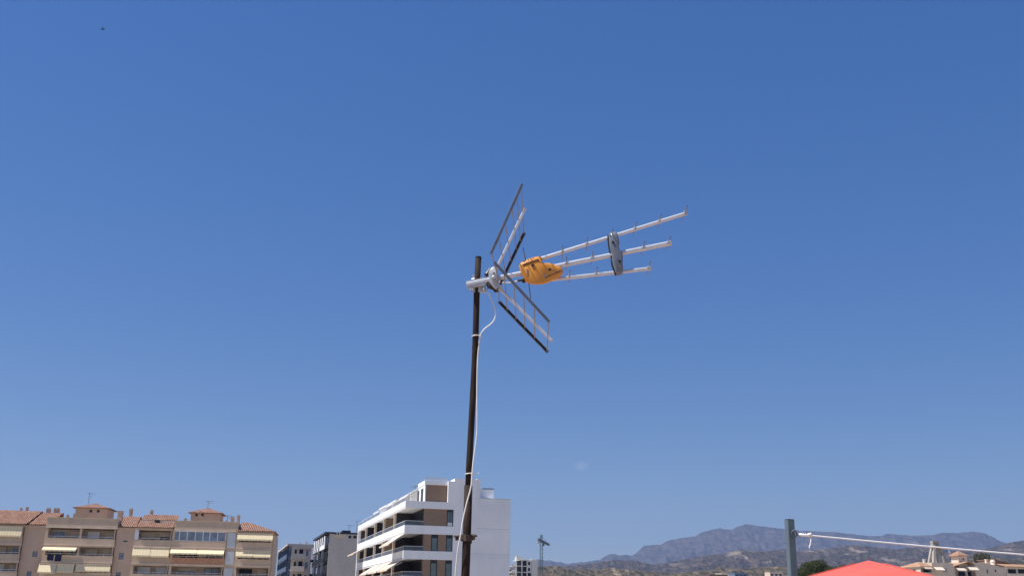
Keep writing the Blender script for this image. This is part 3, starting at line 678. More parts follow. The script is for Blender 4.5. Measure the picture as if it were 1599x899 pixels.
# ------------------------------------------------------------------ unfinished block and tower crane
f3 = Frame(832, 885, 560, 15.5)
o3 = thing('unfinished_building', 'pale concrete block under construction at the foot of the crane', 'building', f3.base, f3.a)
def z3(x, y, f=f3, yy=0): return f.F(780 + x / 3.634, 800 + y / 3.634, yy)
xr, _ = z3(215, 300); tp = z3(200, 268)[1]
wl_ = MB(); sl = MB()
P = 3.1
for k in range(9):
    z = tp - P * k
    if z < 1: break
    sl.box(-9.5 + (2 if k == 0 else 0), xr - .1, -.2, 13, z - .35, z)
    if k:
        sl.box(-11.5, -9.6, 1, 11, z - .3, z); 
        r = MB(); r.box(-11.5, -9.6, .8, .95, z, z + 1.0); r.build('balustrade', M_['railing'], o3)
    for i, x in enumerate((-9.3, -6.2, -3.3, -.6)):
        sl.box(x, x + (.5 if i < 3 else 1.2), .1, .7, z - P, z - .35)
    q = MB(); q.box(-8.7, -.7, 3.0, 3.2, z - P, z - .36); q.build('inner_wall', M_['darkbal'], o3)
sl.box(-.55, xr, .0, 13.1, 0, tp + .3); sl.box(-3.4, -.8, -.05, .3, tp - P * 2, tp - .36) ; sl.box(-7.5, -4.2, 2, 9, tp, tp + 1.6); sl.box(-8.8, -7.9, 1, 2, tp, tp + 2.2)
sl.build('concrete_frame', M_['frameconc'], o3)
for k in range(3):
    q = MB(); q.box(-2.7, -1.5, -.12, -.053, tp - P * k - 2.6, tp - P * k - 1.0); q.build('window', M_['glass'], o3)
cp = at(845.2, 890, 600)
cr = thing('tower_crane', 'dark lattice tower crane beside the unfinished block, below the mountains', 'crane', (cp.x, cp.y, 0), 0)
zt = at(844.5, 834.5, 600).z; zj = at(845, 845.5, 600).z
def lattice(p, q, wd, ht, n, r, up=(0, 0, 1)):
    mb = MB(); p, q = Vector(p), Vector(q); d = (q - p).normalized(); u = Vector(up).cross(d)
    u.normalize(); v = d.cross(u)
    cs = [u * (wd / 2 * i) + v * (ht / 2 * j) for i, j in ((-1, -1), (1, -1), (1, 1), (-1, 1))]
    for c in cs: mb.bar(p + c, q + c, r, r)
    for k in range(n):
        a = p + (q - p) * (k / n); b = p + (q - p) * ((k + 1) / n)
        for i in range(4):
            mb.bar(a + cs[i], b + cs[(i + 1) % 4], r * .6, r * .6); mb.bar(b + cs[i], b + cs[(i + 1) % 4], r * .6, r * .6)
    return mb
lattice((0, 0, 0), (0, 0, zj), 1.5, 1.5, 20, .26, (0, 1, 0)).build('mast', M_['crane'], cr)
jd = Vector((.165, .986, 0)).normalized()                                  # the jib points away over the hills
lattice(jd * -13 + Vector((0, 0, zj + .5)), jd * 34 + Vector((0, 0, zj + .5)), .9, 1.0, 22, .2).build('jib', M_['crane'], cr)
lattice((0, 0, zj), (0, 0, zt), 1.0, 1.0, 4, .24, (0, 1, 0)).build('tower_head', M_['crane'], cr)
q = MB(); 
for e_, dz in ((jd * 24, 1.2), (jd * -12, 1.2)): q.bar((0, 0, zt - .2), e_ + Vector((0, 0, zj + dz)), .12, .12)
q.build('tie_rod', M_['crane'], cr)
q = MB(); 
c_ = jd * -11 + Vector((0, 0, zj - 1.0)); q.box(c_.x - .6, c_.x + .6, c_.y - 1, c_.y + 1, c_.z - .6, c_.z + 1.0); q.build('counterweight', M_['conc'], cr)
q = MB(); q.box(.8, 1.7, -1.5, -.6, zj - 2.2, zj - .4); q.build('cab', M_['crane'], cr)

# ------------------------------------------------------------------ villas at the right
V = Frame(1455, 885, 380, 15.5)
def zv(x, y, yy=0): return V.F(1400 + x / 8.035, 830 + y / 8.035, yy)
def xv(x, yy=0): return zv(x, 470, yy)[0]
def zz_(y, x=600, yy=0): return zv(x, y, yy)[1]
v1 = thing('villa', 'cream house with stair tower, tiled hip roof and two awnings beside the red parasol', 'house', V.base, V.a)
x300, x450, x720, x985 = xv(300), xv(450), xv(720), xv(985)
eave = zz_(436, 300); wb = MB()
wb.box(x300, x450 - .01, 2.2, 12, 0, eave); wb.box(x300, x300 + .3, 0, 2.2, 0, eave); wb.box(x450, x720, 0, 12, 0, zz_(388))
sl_z = zz_(520, 400); wb.box(x300 + .3, x450 - .01, -.6, 2.2, sl_z - .5, sl_z); wb.box(x300 + .3, x450 - .01, -.6, -.45, sl_z, sl_z + .35)
xp = xv(435); wb.box(xp - .2, xp + .2, -.4, -.1, sl_z, eave)
wb.box(x300 + .3, x450 - .01, -.3, 2.2, eave - .35, eave - .02)
wb.build('wall', M_['villa'], v1)
def win(x0, y0, x1, y1, par, yy=0, m_='glass'):
    a, z1 = zv(x0, y0, yy); b, z0 = zv(x1, y1, yy)
    q = MB(); q.box(a, b, yy - .04, yy + .02, z0, z1); fo = q.build('window', M_['frame'], par)
    q = MB(); q.box(a + .1, b - .1, yy - .07, yy - .043, z0 + .1, z1 - .1); q.build('pane', M_[m_], fo)
win(583, 460, 628, 500, v1, 0, 'enclosure'); win(335, 465, 432, 515, v1, 2.2)
y0_, _ = V.S(1400 + 255 / 8.035, 830 + 470 / 8.035, x300); 
q = MB(); q.box(x300 - .05, x300 + .02, 2.8, 4.4, zz_(492, 300), zz_(466, 300)); q.build('window', M_['glass'], v1)
h_ = MB(); h_.hip(x300, x450 - .5, -.2, 12, eave, zz_(376, 300, 5), .5, .15, ridge=((x300 + 3, 5), (x450 - .5, 5))); rv = h_.build('roof', M_['tile2'], v1)
a, zt_ = zv(352, 345, 6); q = MB(); q.box(a - .4, a + .3, 6, 6.7, eave, zt_); q.box(a - .5, a + .4, 5.9, 6.8, zt_, zt_ + .15); q.build('chimney', M_['villaw'], rv)
def vaw(x0, x1, y0, y1, par, out=1.6):
    a, b = xv(x0), xv(x1); z1 = zz_(y0, x0); z0 = zz_(y1, x0)
    q = MB(); q.hexa([(a, -.1 - out, z0), (b, -.1 - out, z0), (b, -.1, z1), (a, -.1, z1)], [(a, -.1 - out, z0 + .05), (b, -.1 - out, z0 + .05), (b, -.1, z1 + .05), (a, -.1, z1 + .05)])
    q.box(a, b, -.16 - out, -.104 - out, z0 - .3, z0 + .05); q.build('awning', M_['canvas'], par)
vaw(325, 425, 436, 458, v1); vaw(462, 575, 440, 478, v1)
# stair tower of the villa
tx0, tx1 = xv(790, 3), xv(900, 3); tzt = zz_(300, 790, 3)
q = MB(); q.box(tx0, tx1, 3, 3 + (tx1 - tx0) * 1.05, 0, tzt); tv = q.build('stair_tower', M_['villaw'], v1)
q = MB(); q.hip(tx0, tx1, 3, 3 + (tx1 - tx0) * 1.05, tzt, zz_(236, 790, 5), .75, .18); q.build('tower_roof', M_['tile2'], tv)
a, b = zv(838, 340, 3); q = MB(); q.box(a - .3, a + .3, 2.95, 3.02, b - .35, b + .35); q.build('vent_opening', M_['frame'], tv)
# satellite dish and a globe lamp
dp = V.base + V.h * zv(655, 258, 4)[0] + V.b * 4
ds = thing('satellite_dish', 'white round satellite dish on the tower eave of the cream villa', 'satellite dish', (dp.x, dp.y, zz_(290, 655, 4)), .6)
q = MB(); ring = []
for i in range(5):
    for k in range(16):
        r_ = .8 * i / 4; ring.append((r_ * math.cos(k * math.pi / 8), -.25 * (r_ / .8) ** 2, .85 + r_ * math.sin(k * math.pi / 8)))
q.add(ring, [(i * 16 + k, i * 16 + (k + 1) % 16, (i + 1) * 16 + (k + 1) % 16, (i + 1) * 16 + k) for i in range(4) for k in range(16)]); q.build('dish', M_['white'], ds)
q = MB(); q.tube([(0, .1, -.3), (0, .05, .9)], .09, 6); q.bar((0, 0, .5), (0, -.8, .95), .05, .05); q.build('bracket', M_['rail'], ds)
# second villa: gabled balcony front, grey wall, brown shed
v2 = thing('villa', 'long grey-beige house wall with a tiled gable and paired awnings right of the tower', 'house', V.base + V.h * .02, V.a)
wb = MB(); x1370 = xv(1370); x1120, x1250 = xv(1120), xv(1250)
zt_ = zz_(386, 1050)
wb.box(x720 + .05, x985 - .05, 2.4, 12, 0, zz_(440, 850)); wb.box(x720 + .05, x720 + .4, 0, 2.4, 0, zz_(440, 735))
wb.box(x985, x1120, 0, 13, 0, zt_)
wb.hexa([(x1120, 0, 0), (x1370, 0, 0), (x1370, 13, 0), (x1120, 13, 0)], [(x1120, 0, zt_ - .01), (x1370, 0, zz_(446, 1360)), (x1370, 13, zz_(446, 1360)), (x1120, 13, zt_ - .01)])
xm = xv(868); wb.box(xm - .22, xm + .22, -.4, .0, 0, zz_(440, 868)); bz = zz_(556, 868); wb.box(x720 + .4, x985 - .05, -.5, 2.4, bz - .4, bz)
wb.build('wall', M_['villa'], v2)
vaw(738, 842, 444, 482, v2); vaw(882, 1000, 430, 476, v2)
win(770, 490, 860, 552, v2, 2.4); win(880, 492, 985, 552, v2, 2.4)
win(1127, 466, 1146, 520, v2); win(1231, 470, 1250, 502, v2)
q = MB(); za_, zb_ = zz_(436, 735), zz_(378, 900)
xa_, xb_ = x720 - .3, xv(900)
q.hexa([(xa_, -.5, za_), (xb_, -.5, zb_), (xb_, 10, zb_), (xa_, 10, za_)], [(xa_, -.5, za_ + .2), (xb_, -.5, zb_ + .2), (xb_, 10, zb_ + .2), (xa_, 10, za_ + .2)])
xc_ = xv(1000); zc_ = zz_(432, 1000)
q.hexa([(xb_ + .01, -.5, zb_), (x985 - .1, -.5, zz_(405, 985)), (x985 - .1, 10, zz_(405, 985)), (xb_ + .01, 10, zb_)], [(xb_ + .01, -.5, zb_ + .2), (x985 - .1, -.5, zz_(405, 985) + .2), (x985 - .1, 10, zz_(405, 985) + .2), (xb_ + .01, 10, zb_ + .2)])
rv2 = q.build('roof', M_['tile2'], v2)
a, z1_ = zv(1130, 345, 6); q = MB(); q.box(a - .35, a + .35, 6, 6.7, zt_ - .5, z1_); q.box(a - .45, a + .45, 5.9, 6.8, z1_, z1_ + .15); q.build('chimney', M_['villaw'], rv2)
dq = V.base + V.h * zv(1205, 372, 4)[0] + V.b * 4
q = MB(); q.ball((0, 0, .3), .95, .95, .75, 14, 8); q.tube([(0, 0, -2.0), (0, 0, .2)], .8, 12)
o = q.build('water_tank', M_['villaw'], smooth=True); o.location = (dq.x, dq.y, zz_(385, 1205, 4)); tag(o, 'pale domed water tank on the roof of the grey-beige house', 'tank')
v3 = thing('villa', 'house with brown sloping gable and tiled eave at the right edge of the picture', 'house', V.base + V.h * .05, V.a)
xa_, xb_ = xv(1240, 5), xv(1480, 5); za_, zb_ = zz_(348, 1240, 5), zz_(412, 1480, 5)
q = MB(); q.hexa([(xa_, 5, 0), (xb_, 5, 0), (xb_, 14, 0), (xa_, 14, 0)], [(xa_, 5, za_), (xb_, 5, zb_), (xb_, 14, zb_), (xa_, 14, za_)]); q.build('gable_wall', M_['brownw'], v3)
q = MB(); q.hexa([(xa_ - .3, 4.6, za_ - .02), (xb_ + .4, 4.6, zb_ - .12), (xb_ + .4, 14.4, zb_ - .12), (xa_ - .3, 14.4, za_ - .02)], [(xa_ - .3, 4.6, za_ + .22), (xb_ + .4, 4.6, zb_ + .12), (xb_ + .4, 14.4, zb_ + .12), (xa_ - .3, 14.4, za_ + .22)]); q.build('gable_roof', M_['brownw'], v3)
x1375, x1660 = xv(1376), xv(1700); ev = zz_(440, 1450)
q = MB(); q.box(x1375, x1660, 2.6, 14, 0, ev); q.box(x1375 + .1, x1660, -.0, .2, 0, zz_(520, 1450))
for x in (1382, 1510, 1640): q.box(xv(x) - .2, xv(x) + .2, .01, .35, zz_(522, 1450), ev)
q.box(x1375, x1660, .0, 2.6, ev - .5, ev - .01); q.build('wall', M_['villaw'], v3)
q = MB(); q.hexa([(x1375 - .3, -.7, ev), (x1660, -.7, ev), (x1660, 4.5, zz_(412, 1480, 4.5)), (x1375 - .3, 4.5, zz_(412, 1480, 4.5))], [(x1375 - .3, -.7, ev + .2), (x1660, -.7, ev + .2), (x1660, 4.5, zz_(412, 1480, 4.5) + .2), (x1375 - .3, 4.5, zz_(412, 1480, 4.5) + .2)]); q.build('roof', M_['tile2'], v3)
win(1395, 466, 1500, 520, v3, 2.6); win(1520, 466, 1630, 520, v3, 2.6)
# concrete lookout legs behind the villas
K = Frame(1456, 870, 430, 15.5)
def zk(x, y, yy=0): return K.F(1400 + x / 8.035, 830 + y / 8.035, yy)
kt = thing('concrete_tower', 'grey concrete tower on splayed legs standing behind the villas', 'tower', K.base, K.a)
def leg(tx, ty, bx, by, wd, yt, yb):
    a = zk(tx, ty, yt); b = zk(bx, by, yb); s_ = (b[1] - 0) / (a[1] - b[1]); 
    e = Vector((b[0] + (b[0] - a[0]) * s_ * .25, yb, max(0, b[1] - (a[1] - b[1]) * .25 * 1)))
    q = MB(); q.bar((a[0], yt, a[1]), (b[0], yb, b[1] - 2), wd, wd, (0, 1, 0)); q.build('leg', M_['conc'], kt)
leg(448, 170, 392, 385, .95, 0, -1); leg(468, 165, 462, 400, 1.05, -.4, -2.5); leg(505, 165, 506, 400, .9, -.2, 2.2); leg(528, 180, 656, 380, 1.0, .4, 1.5); leg(486, 170, 490, 395, .7, .6, 4)
q = MB(); a, zt_ = zk(437, 112); b, zb_ = zk(520, 178); q.box(a, b, -.9, 1.1, zt_ - .9, zt_); q.box(a + .05, a + .75, -.8, .9, zb_, zt_ - .9); q.box(b - .8, b - .05, -.8, .9, zb_, zt_ - .9); q.box(a + 1.1, a + 1.7, -.85, .9, zb_, zt_ - .9); q.build('head_block', M_['conc'], kt)
q = MB(); a, z1_ = zk(425, 205); b, _ = zk(540, 205); q.box(a, b, -1.1, 1.1, z1_ - .2, z1_ + .15); q.build('cross_beam', M_['brownw'], kt)
leg(575, 300, 606, 385, .75, -1, -1.5)

# ------------------------------------------------------------------ trees and scrub
def foliage(lobes, n, leaf, material, name, par, thick=.35, seed=1):
    rnd = random.Random(seed); mb = MB(); vs = []; fs = []
    tot = sum(l[3] * l[4] for l in lobes)
    for (cx, cy, cz, rx, rz) in lobes:
        for _ in range(int(n * rx * rz / tot)):
            d = Vector((rnd.gauss(0, 1), rnd.gauss(0, 1), rnd.gauss(0, 1))).normalized()
            r_ = 1 - thick * rnd.random() ** 1.6 + .10 * noise.noise(Vector((d.x * 3 + cx, d.y * 3 + cy, d.z * 3)))
            c = Vector((cx + d.x * rx * r_, cy + d.y * rx * r_, cz + d.z * rz * r_))
            nrm = (d + Vector((rnd.gauss(0, .5), rnd.gauss(0, .5), rnd.gauss(0, .5)))).normalized()
            u = nrm.orthogonal().normalized(); v = nrm.cross(u); a = rnd.random() * 6.28
            u, v = u * math.cos(a) + v * math.sin(a), v * math.cos(a) - u * math.sin(a)
            s_ = leaf * (.6 + .8 * rnd.random()); k = len(vs)
            vs += [c - u * s_ - v * s_ * .35, c + u * s_ - v * s_ * .35, c + u * s_ * .8 + v * s_ * .5, c - u * s_ * .6 + v * s_ * .5]; fs.append((k, k + 1, k + 2, k + 3))
    mb.add(vs, fs); return mb.build(name, material, par)
def tree(name, label, base, crown, material, n, leaf, trunk_r, seed, cat='tree', thick=.4):
    o = thing(name, label, cat, base, 0)
    zc = min(l[2] - l[4] * .4 for l in crown)
    q = MB(); q.tube([(0, 0, 0), (.15, .1, zc * .5), (-.05, 0, zc)], [trunk_r, trunk_r * .8, trunk_r * .6], 10)
    for l in crown: q.tube([(-.05, 0, zc * .9), (l[0] * .5, l[1] * .5, (zc + l[2]) / 2), (l[0] * .9, l[1] * .9, l[2])], [trunk_r * .5, trunk_r * .3, trunk_r * .1], 6)
    q.build('trunk', M_['bark'], o, smooth=True)
    foliage(crown, n, leaf, material, 'crown', o, thick, seed)
    return o
TY = 260
tc = at(1271, 899, TY); k_ = TY / F
ztop = at(1271, 871.5, TY).z
rnd = random.Random(4); lobes = []
for (dx, dz, rx, rz) in ((0, 15, 12, 11), (-14, 22, 12, 10), (13, 20, 13, 11), (-4, 27, 14, 12), (-19, 33, 10, 10), (19, 31, 9, 10), (6, 9.5, 9, 8), (-9, 12, 8, 7), (8, 34, 14, 10), (-12, 40, 12, 9)):
    for dy in (-1.8, 1.6): lobes.append((dx * k_ + rnd.uniform(-.3, .3), dy + rnd.uniform(-.6, .6), ztop - dz * k_, rx * k_ * 1.05, rz * k_ * 1.0))
tree('pine_tree', 'rounded dark green pine tree beside the grey post', (tc.x, tc.y, 0), lobes, M_['needle'], 42000, .11, .3, 5, thick=.3)
def shrub_tree(px, py, Y, wpx, hpx, label, n, mm, seed):
    p = at(px, py, Y); kk = Y / F; rr = random.Random(seed); L = []
    for i in range(7): L.append((rr.uniform(-.5, .5) * wpx * kk * .65, rr.uniform(-.5, .5) * wpx * kk * .5, p.z - hpx * kk * rr.uniform(.35, .8), wpx * kk * rr.uniform(.2, .3), hpx * kk * rr.uniform(.28, .38)))
    tree('olive_tree', label, (p.x, p.y, 0), L, mm, n, .18 * Y / 400, .25, seed)
shrub_tree(1307, 880, 420, 22, 16, 'small grey-green tree peeping out right of the pine', 5000, M_['olive'], 31)
shrub_tree(1527, 862, 520, 16, 16, 'dusty olive tree on the slope behind the villa tower', 6000, M_['olive'], 32)
shrub_tree(1539, 863, 520, 14, 15, 'second dusty olive tree, right of its neighbour behind the villas', 5000, M_['olive'], 33)
# low houses far off at the foot of the hills
def far_house(px, py, Y, wd, dp_, label, mm, flat=True, n=3, ph_=3.0):
    p = at(px, py, Y); o = thing('hillside_house', label, 'house', (p.x, p.y, 0), R(15.5), 'low houses at the foot of the hills')
    q = MB(); q.box(-wd / 2, wd / 2, 0, dp_, 0, p.z); q.box(-wd / 2 - .2, wd / 2 + .2, -.2, dp_ + .2, p.z, p.z + .35) if flat else q.hip(-wd / 2, wd / 2, 0, dp_, p.z, p.z + 1.8)
    q.build('wall', mm, o)
    for i in range(n):
        x = -wd / 2 + wd * (i + .5) / n
        for lv in (1.5, 4.6):
            q = MB(); q.box(x - wd / n * .28, x + wd / n * .28, -.05, .02, p.z - lv - 1.2, p.z - lv + .3); q.build('window', M_['glass'], o)
far_house(1122, 897, 700, 13, 10, 'dark flat-roofed house, leftmost of the low roofs below the hills', M_['wood2'])
far_house(1141, 895.5, 820, 16, 10, 'pale flat-roofed house in the middle of the low roofs below the hills', M_['villaw'])
far_house(1157, 894.5, 760, 10, 9, 'grey flat-roofed house right of the pale one below the hills', M_['bluefin'])
far_house(1212, 893, 900, 12, 9, 'sandy house half behind the grey post', M_['villa'])

# ------------------------------------------------------------------ red parasol
PY = 12.0
ap = at(1356.4, 874.2, PY)
pa = thing('parasol', 'coral red parasol with a pointed canopy below the clothesline', 'parasol', (ap.x, ap.y, DECK), R(-18))
hz_ = ap.z - DECK
cn = MB(); NU, NV = 8, 10; vs = []; fs = []
HALF = 1.55; DROP = 0.50
for side in range(4):
    c0, s0 = math.cos(side * math.pi / 2), math.sin(side * math.pi / 2); k = len(vs)
    for i in range(NV + 1):
        u = i / NV
        for j in range(NU + 1):
            v = -1 + 2 * j / NU
            x, y = v * HALF * u, -HALF * u
            z = hz_ - DROP * (.93 * u + .07 * u * u) - .03 * u * (1 - v * v) * math.sin(u * 2.4) + (0 if i < NV else -.02)
            vs.append((x * c0 - y * s0, x * s0 + y * c0, z))
    fs += [(k + i * (NU + 1) + j, k + (i + 1) * (NU + 1) + j, k + (i + 1) * (NU + 1) + j + 1, k + i * (NU + 1) + j + 1) for i in range(NV) for j in range(NU)]
cn.add(vs, fs); co = cn.build('canopy', M_['red'], pa)
sd = co.modifiers.new('thickness', 'SOLIDIFY'); sd.thickness = .006
q = MB()
for k in (1, 3, 5, 7):
    a = k * math.pi / 4; e1 = HALF * (math.sqrt(2) if k % 2 else 1); c1, s1_ = math.cos(a), math.sin(a); pts = []
    for i in range(1, 11):
        u = i / 10; z = hz_ - DROP * (.93 * u + .07 * u * u) - (0 if k % 2 else .03 * u * math.sin(u * 2.4)) + .004
        pts.append((c1 * e1 * u, s1_ * e1 * u, z))
    q.tube(pts, .006, 5)
q.build('seam_or_shadow_line', M_['red'], co)
q = MB(); q.tube([(0, 0, .0), (0, 0, hz_ - .03)], .024, 12); q.build('pole', M_['zinc'], pa)
for sx in (-1, 1):
    for sy in (-1, 1):
        q = MB(); q.bar((0, 0, hz_ - .05), (sx * HALF * .97, sy * HALF * .97, hz_ - DROP - .03), .02, .02); q.build('rib', M_['zinc'], pa)
q = MB(); q.box(-.3, .3, -.3, .3, 0, .08); q.build('base', M_['conc'], pa, bevel=.02)

# ------------------------------------------------------------------ post and clothesline
SY = 8.0
s0 = at(1232.5, 811.5, SY); s1 = at(1237.8, 899, SY)
d_ = (s0 - s1).normalized(); foot = s1 - d_ * ((s1.z - DECK) / d_.z)
cp_ = thing('clothesline_post', 'grey-green square steel post holding one end of the white clothesline', 'post', foot, 0)
q = MB(foot)
ax = Vector((math.cos(R(12)), math.sin(R(12)), 0)); 
q.bar(foot, s0, .058, .058, ax.cross(d_), bev=.004); q.build('post', M_['post'], cp_)
q = MB(foot); q.bar(s0 + d_ * .001, s0 + d_ * .006, .052, .052, ax.cross(d_)); q.build('end_cap', M_['black'], cp_)
e0 = at(1239.8, 833.2, SY - .045)
q = MB(foot); pts = [e0 + RT * (.028 * math.cos(a)) * .75 + UP * (.028 * math.sin(a)) for a in [i * math.pi / 7 for i in range(15)]]
q.tube(pts, .0045, 6); q.tube([e0 + Vector((-.0, .06, -.005)), e0 + Vector((-.005, .0, -.02))], .006, 8); 
q.tube([e0 + UP * .022 - RT * .012, e0 + UP * .03 + RT * .012], .009, 8); q.tube([e0 + RT * .016, e0 + RT * .036 - UP * .003], .006, 8); q.build('eye_bolt', M_['rail'], cp_)
ro_s = e0 + RT * .018 - UP * .002
rp = []
r_end = at(1760, 878, 8.35)
r0 = at(1248.7, 833.8, SY - .045)
for i in range(25):
    u = i / 24; p = r0.lerp(r_end, u); p.z -= .012 * 4 * u * (1 - u) * .6; rp.append(p)
cl_ = thing('clothesline', 'white rope clothesline stretched from the grey post to the right edge', 'clothesline', r0, 0)
q = MB(r0); q.tube(rp, .0058, 8); q.build('rope', M_['rope'], cl_, smooth=True)
q = MB(r0); q.tube([e0 + RT * .034 - UP * .002, r0 + RT * .014], .0065, 8); 
q.tube([r0 - RT * .002, at(1255, 835, SY - .05), at(1268, 836, SY - .05)], [.009, .010, .0085], 8)
for k in range(5):
    c = at(1251 + k * 3.6, 834.6 + k * .32, SY - .045); q.tube([c - UP * .011, c - Vector((0, .012, 0)), c + UP * .011, c + Vector((0, .011, 0)), c - UP * .011], .0045, 6)
q.build('rope_wrap', M_['rope'], cl_, smooth=True)
q = MB(r0); kc = at(1263.5, 834.2, SY - .05); q.ball(kc, .017, .015, .012); q.ball(kc + RT * .01 + UP * .004, .011); q.build('knot', M_['rope'], cl_, smooth=True)
q = MB(r0); q.tube([at(1265.5, 836, SY - .05), at(1266.2, 843, SY - .055), at(1265.8, 848, SY - .05), at(1264, 853, SY - .05), at(1264.2, 858, SY - .05)], [.005, .0048, .006, .0055, .003], 7); q.build('rope_tail', M_['rope'], cl_, smooth=True)
# far end post, outside the picture, so the line hangs from something
# ------------------------------------------------------------------ mast
MD = 5.0
M0 = EYE + ray(745, 440).normalized() * MD
MY = M0.y
def pm(px, py, dy=0): return at(px, py, MY + dy)
mt = thing('antenna_mast', 'rusty steel mast of two joined tubes rising in front of the white block', 'mast', (pm(726, 899).x, MY, DECK), 0)
ob = mt.location.copy()
up_pts = [pm(731.2, 762), pm(733, 720), pm(738.4, 620), pm(741, 570), pm(743.2, 510), pm(744.6, 450), pm(747, 402.5)]
q = MB(ob); q.tube(up_pts, .0150, 18); q.build('upper_tube', M_['rust'], mt, smooth=True)
q = MB(ob); q.tube([pm(747.05, 402.4), pm(747.1, 401.2)], .0158, 18); q.build('end_cap', M_['black'], mt)
low = [pm(726.7, 899), pm(729, 838), pm(731.4, 757.5)]; dn = (low[0] - low[1]).normalized(); fo_ = low[0] + dn * ((low[0].z - DECK) / -dn.z)
q = MB(ob); q.tube([fo_] + low, .0192, 18); q.build('lower_tube', M_['rust'], mt, smooth=True)
# joint clamp with its bolts
c0 = pm(728.6, 837.5)
q = MB(ob); q.tube([pm(728.75, 844.5), pm(729.2, 834)], .0245, 18); q.build('clamp_band', M_['clamp'], mt, smooth=False)
q = MB(ob); q.bar(pm(716, 838.6, -.012), pm(742, 837.4, -.012), .016, .020, (0, 0, 1)); q.bar(pm(719, 840.5, .02), pm(741, 839, .02), .014, .02, (0, 0, 1)); q.build('clamp_plate', M_['clamp'], mt)
q = MB(ob); q.tube([pm(708.5, 836.8, -.015), pm(745, 836, -.015)], .0045, 8); q.tube([pm(711, 840.5, -.01), pm(718, 840.3, -.01)], .008, 6); q.tube([pm(737.5, 837, -.02), pm(742, 837, -.02)], .011, 6); q.tube([pm(735, 842, 0), pm(735, 848, 0)], .006, 6); q.build('bolt', M_['clamp'], mt)

# ------------------------------------------------------------------ coaxial cable
e_ax = Vector((ray(840, 950).x, ray(840, 950).y, 0)).normalized()
def P(px, py, off=0.0): return hit(px, py, M0 + e_ax * off, e_ax)
cb = thing('antenna_cable', 'white coaxial cable looping from the antenna and tied down along the mast', 'cable', pm(749, 526), 0)
oc = cb.location.copy()
path = [(812, 437.5, .03), (806, 439, .03), (797, 441, .03), (788, 441.5, .03), (780, 440, .03), (770, 443, .02), (760.5, 452, .0), (764, 461, .0), (768.5, 471, -.01), (772.5, 482, -.02), (773.8, 491, -.02), (771.5, 499.5, -.02), (766, 506, -.02), (758, 512, -.02), (752, 519, -.02), (749.5, 527, -.015), (747.2, 545, -.012), (745.6, 567, -.012), (744.8, 607, -.012), (745, 650, -.012), (744.8, 672, -.012), (742, 698, -.015), (739, 720, -.018), (737.2, 740, -.022), (735.4, 760, -.026), (729, 784, -.032), (723, 810, -.032), (719.9, 831, -.034), (716, 851, -.03), (713.4, 871, -.02), (711, 899, -.01), (708, 930, 0), (706, 990, 0)]
cpts = [pm(*p) for p in path]
def smooth_path(pts, n=5):
    out = []
    for i in range(len(pts) - 1):
        p0, p1, p2, p3 = pts[max(i - 1, 0)], pts[i], pts[i + 1], pts[min(i + 2, len(pts) - 1)]
        for k in range(n):
            u = k / n
            out.append(.5 * ((2 * p1) + (p2 - p0) * u + (2 * p0 - 5 * p1 + 4 * p2 - p3) * u * u + (3 * p1 - p0 - 3 * p2 + p3) * u ** 3))
    return out + [pts[-1]]
q = MB(oc); q.tube(smooth_path(cpts), .0031, 8); q.build('coaxial_line', M_['cable'], cb, smooth=True)
def cable_tie(py, xm, dx, r_, tail):
    q = MB(oc); c = pm(xm, py); ring = []
    for k in range(19): ring.append(c + Vector((math.cos(k * math.pi / 9) * r_ + (.004 if math.cos(k * math.pi / 9) > .5 else 0), math.sin(k * math.pi / 9) * (r_ + .004) - .003, .002 * math.cos(k * math.pi / 9))))
    q.tube(ring, .0026, 6); h_ = c + Vector((r_ + .005, -.012, 0)); q.box(h_.x - .005, h_.x + .005, h_.y - .005, h_.y + .005, h_.z - .004, h_.z + .004)
    q.bar(h_, h_ + Vector((tail, -.004, .004)), .004, .002)
    q.build('cable_tie', M_['cable'], cb)
cable_tie(525, 742.6, 0, .0170, .006); cable_tie(739.5, 732.3, 0, .0172, .028)

# ------------------------------------------------------------------ the television antenna
an = thing('television_antenna', 'three-boom television antenna with orange dipole box and folded grid reflector on the mast', 'antenna', M0, 0)
oa = M0.copy()
DPT = -.034                                                              # the boom passes on the near side of the mast
def Q(px, py, off=0.0): return P(px, py, DPT + off)
PXM = MD / F
q = MB(oa); q.bar(Q(729, 444.2), Q(1047, 379.6), .0215, .0215, e_ax, bev=.006); boom = q.build('main_boom', M_['alu'], an)
q = MB(oa); q.bar(Q(1046.8, 379.65), Q(1048.2, 379.4), .0225, .0225, e_ax); q.build('end_plug', M_['lgrey'], boom)
q = MB(oa); q.bar(Q(846, 403.5), Q(1070, 333.6), .0165, .0165, e_ax, bev=.005); ub = q.build('upper_boom', M_['alu'], an)
q = MB(oa); q.bar(Q(1069.8, 333.65), Q(1072, 333.0), .0185, .0185, e_ax); q.build('end_plug', M_['lgrey'], ub)
q = MB(oa); q.bar(Q(845, 438.5), Q(1015, 419.3), .0165, .0165, e_ax, bev=.005); lb = q.build('lower_boom', M_['alu'], an)
q = MB(oa); q.bar(Q(1014.8, 419.35), Q(1016.8, 419.1), .0185, .0185, e_ax); q.build('end_plug', M_['lgrey'], lb)
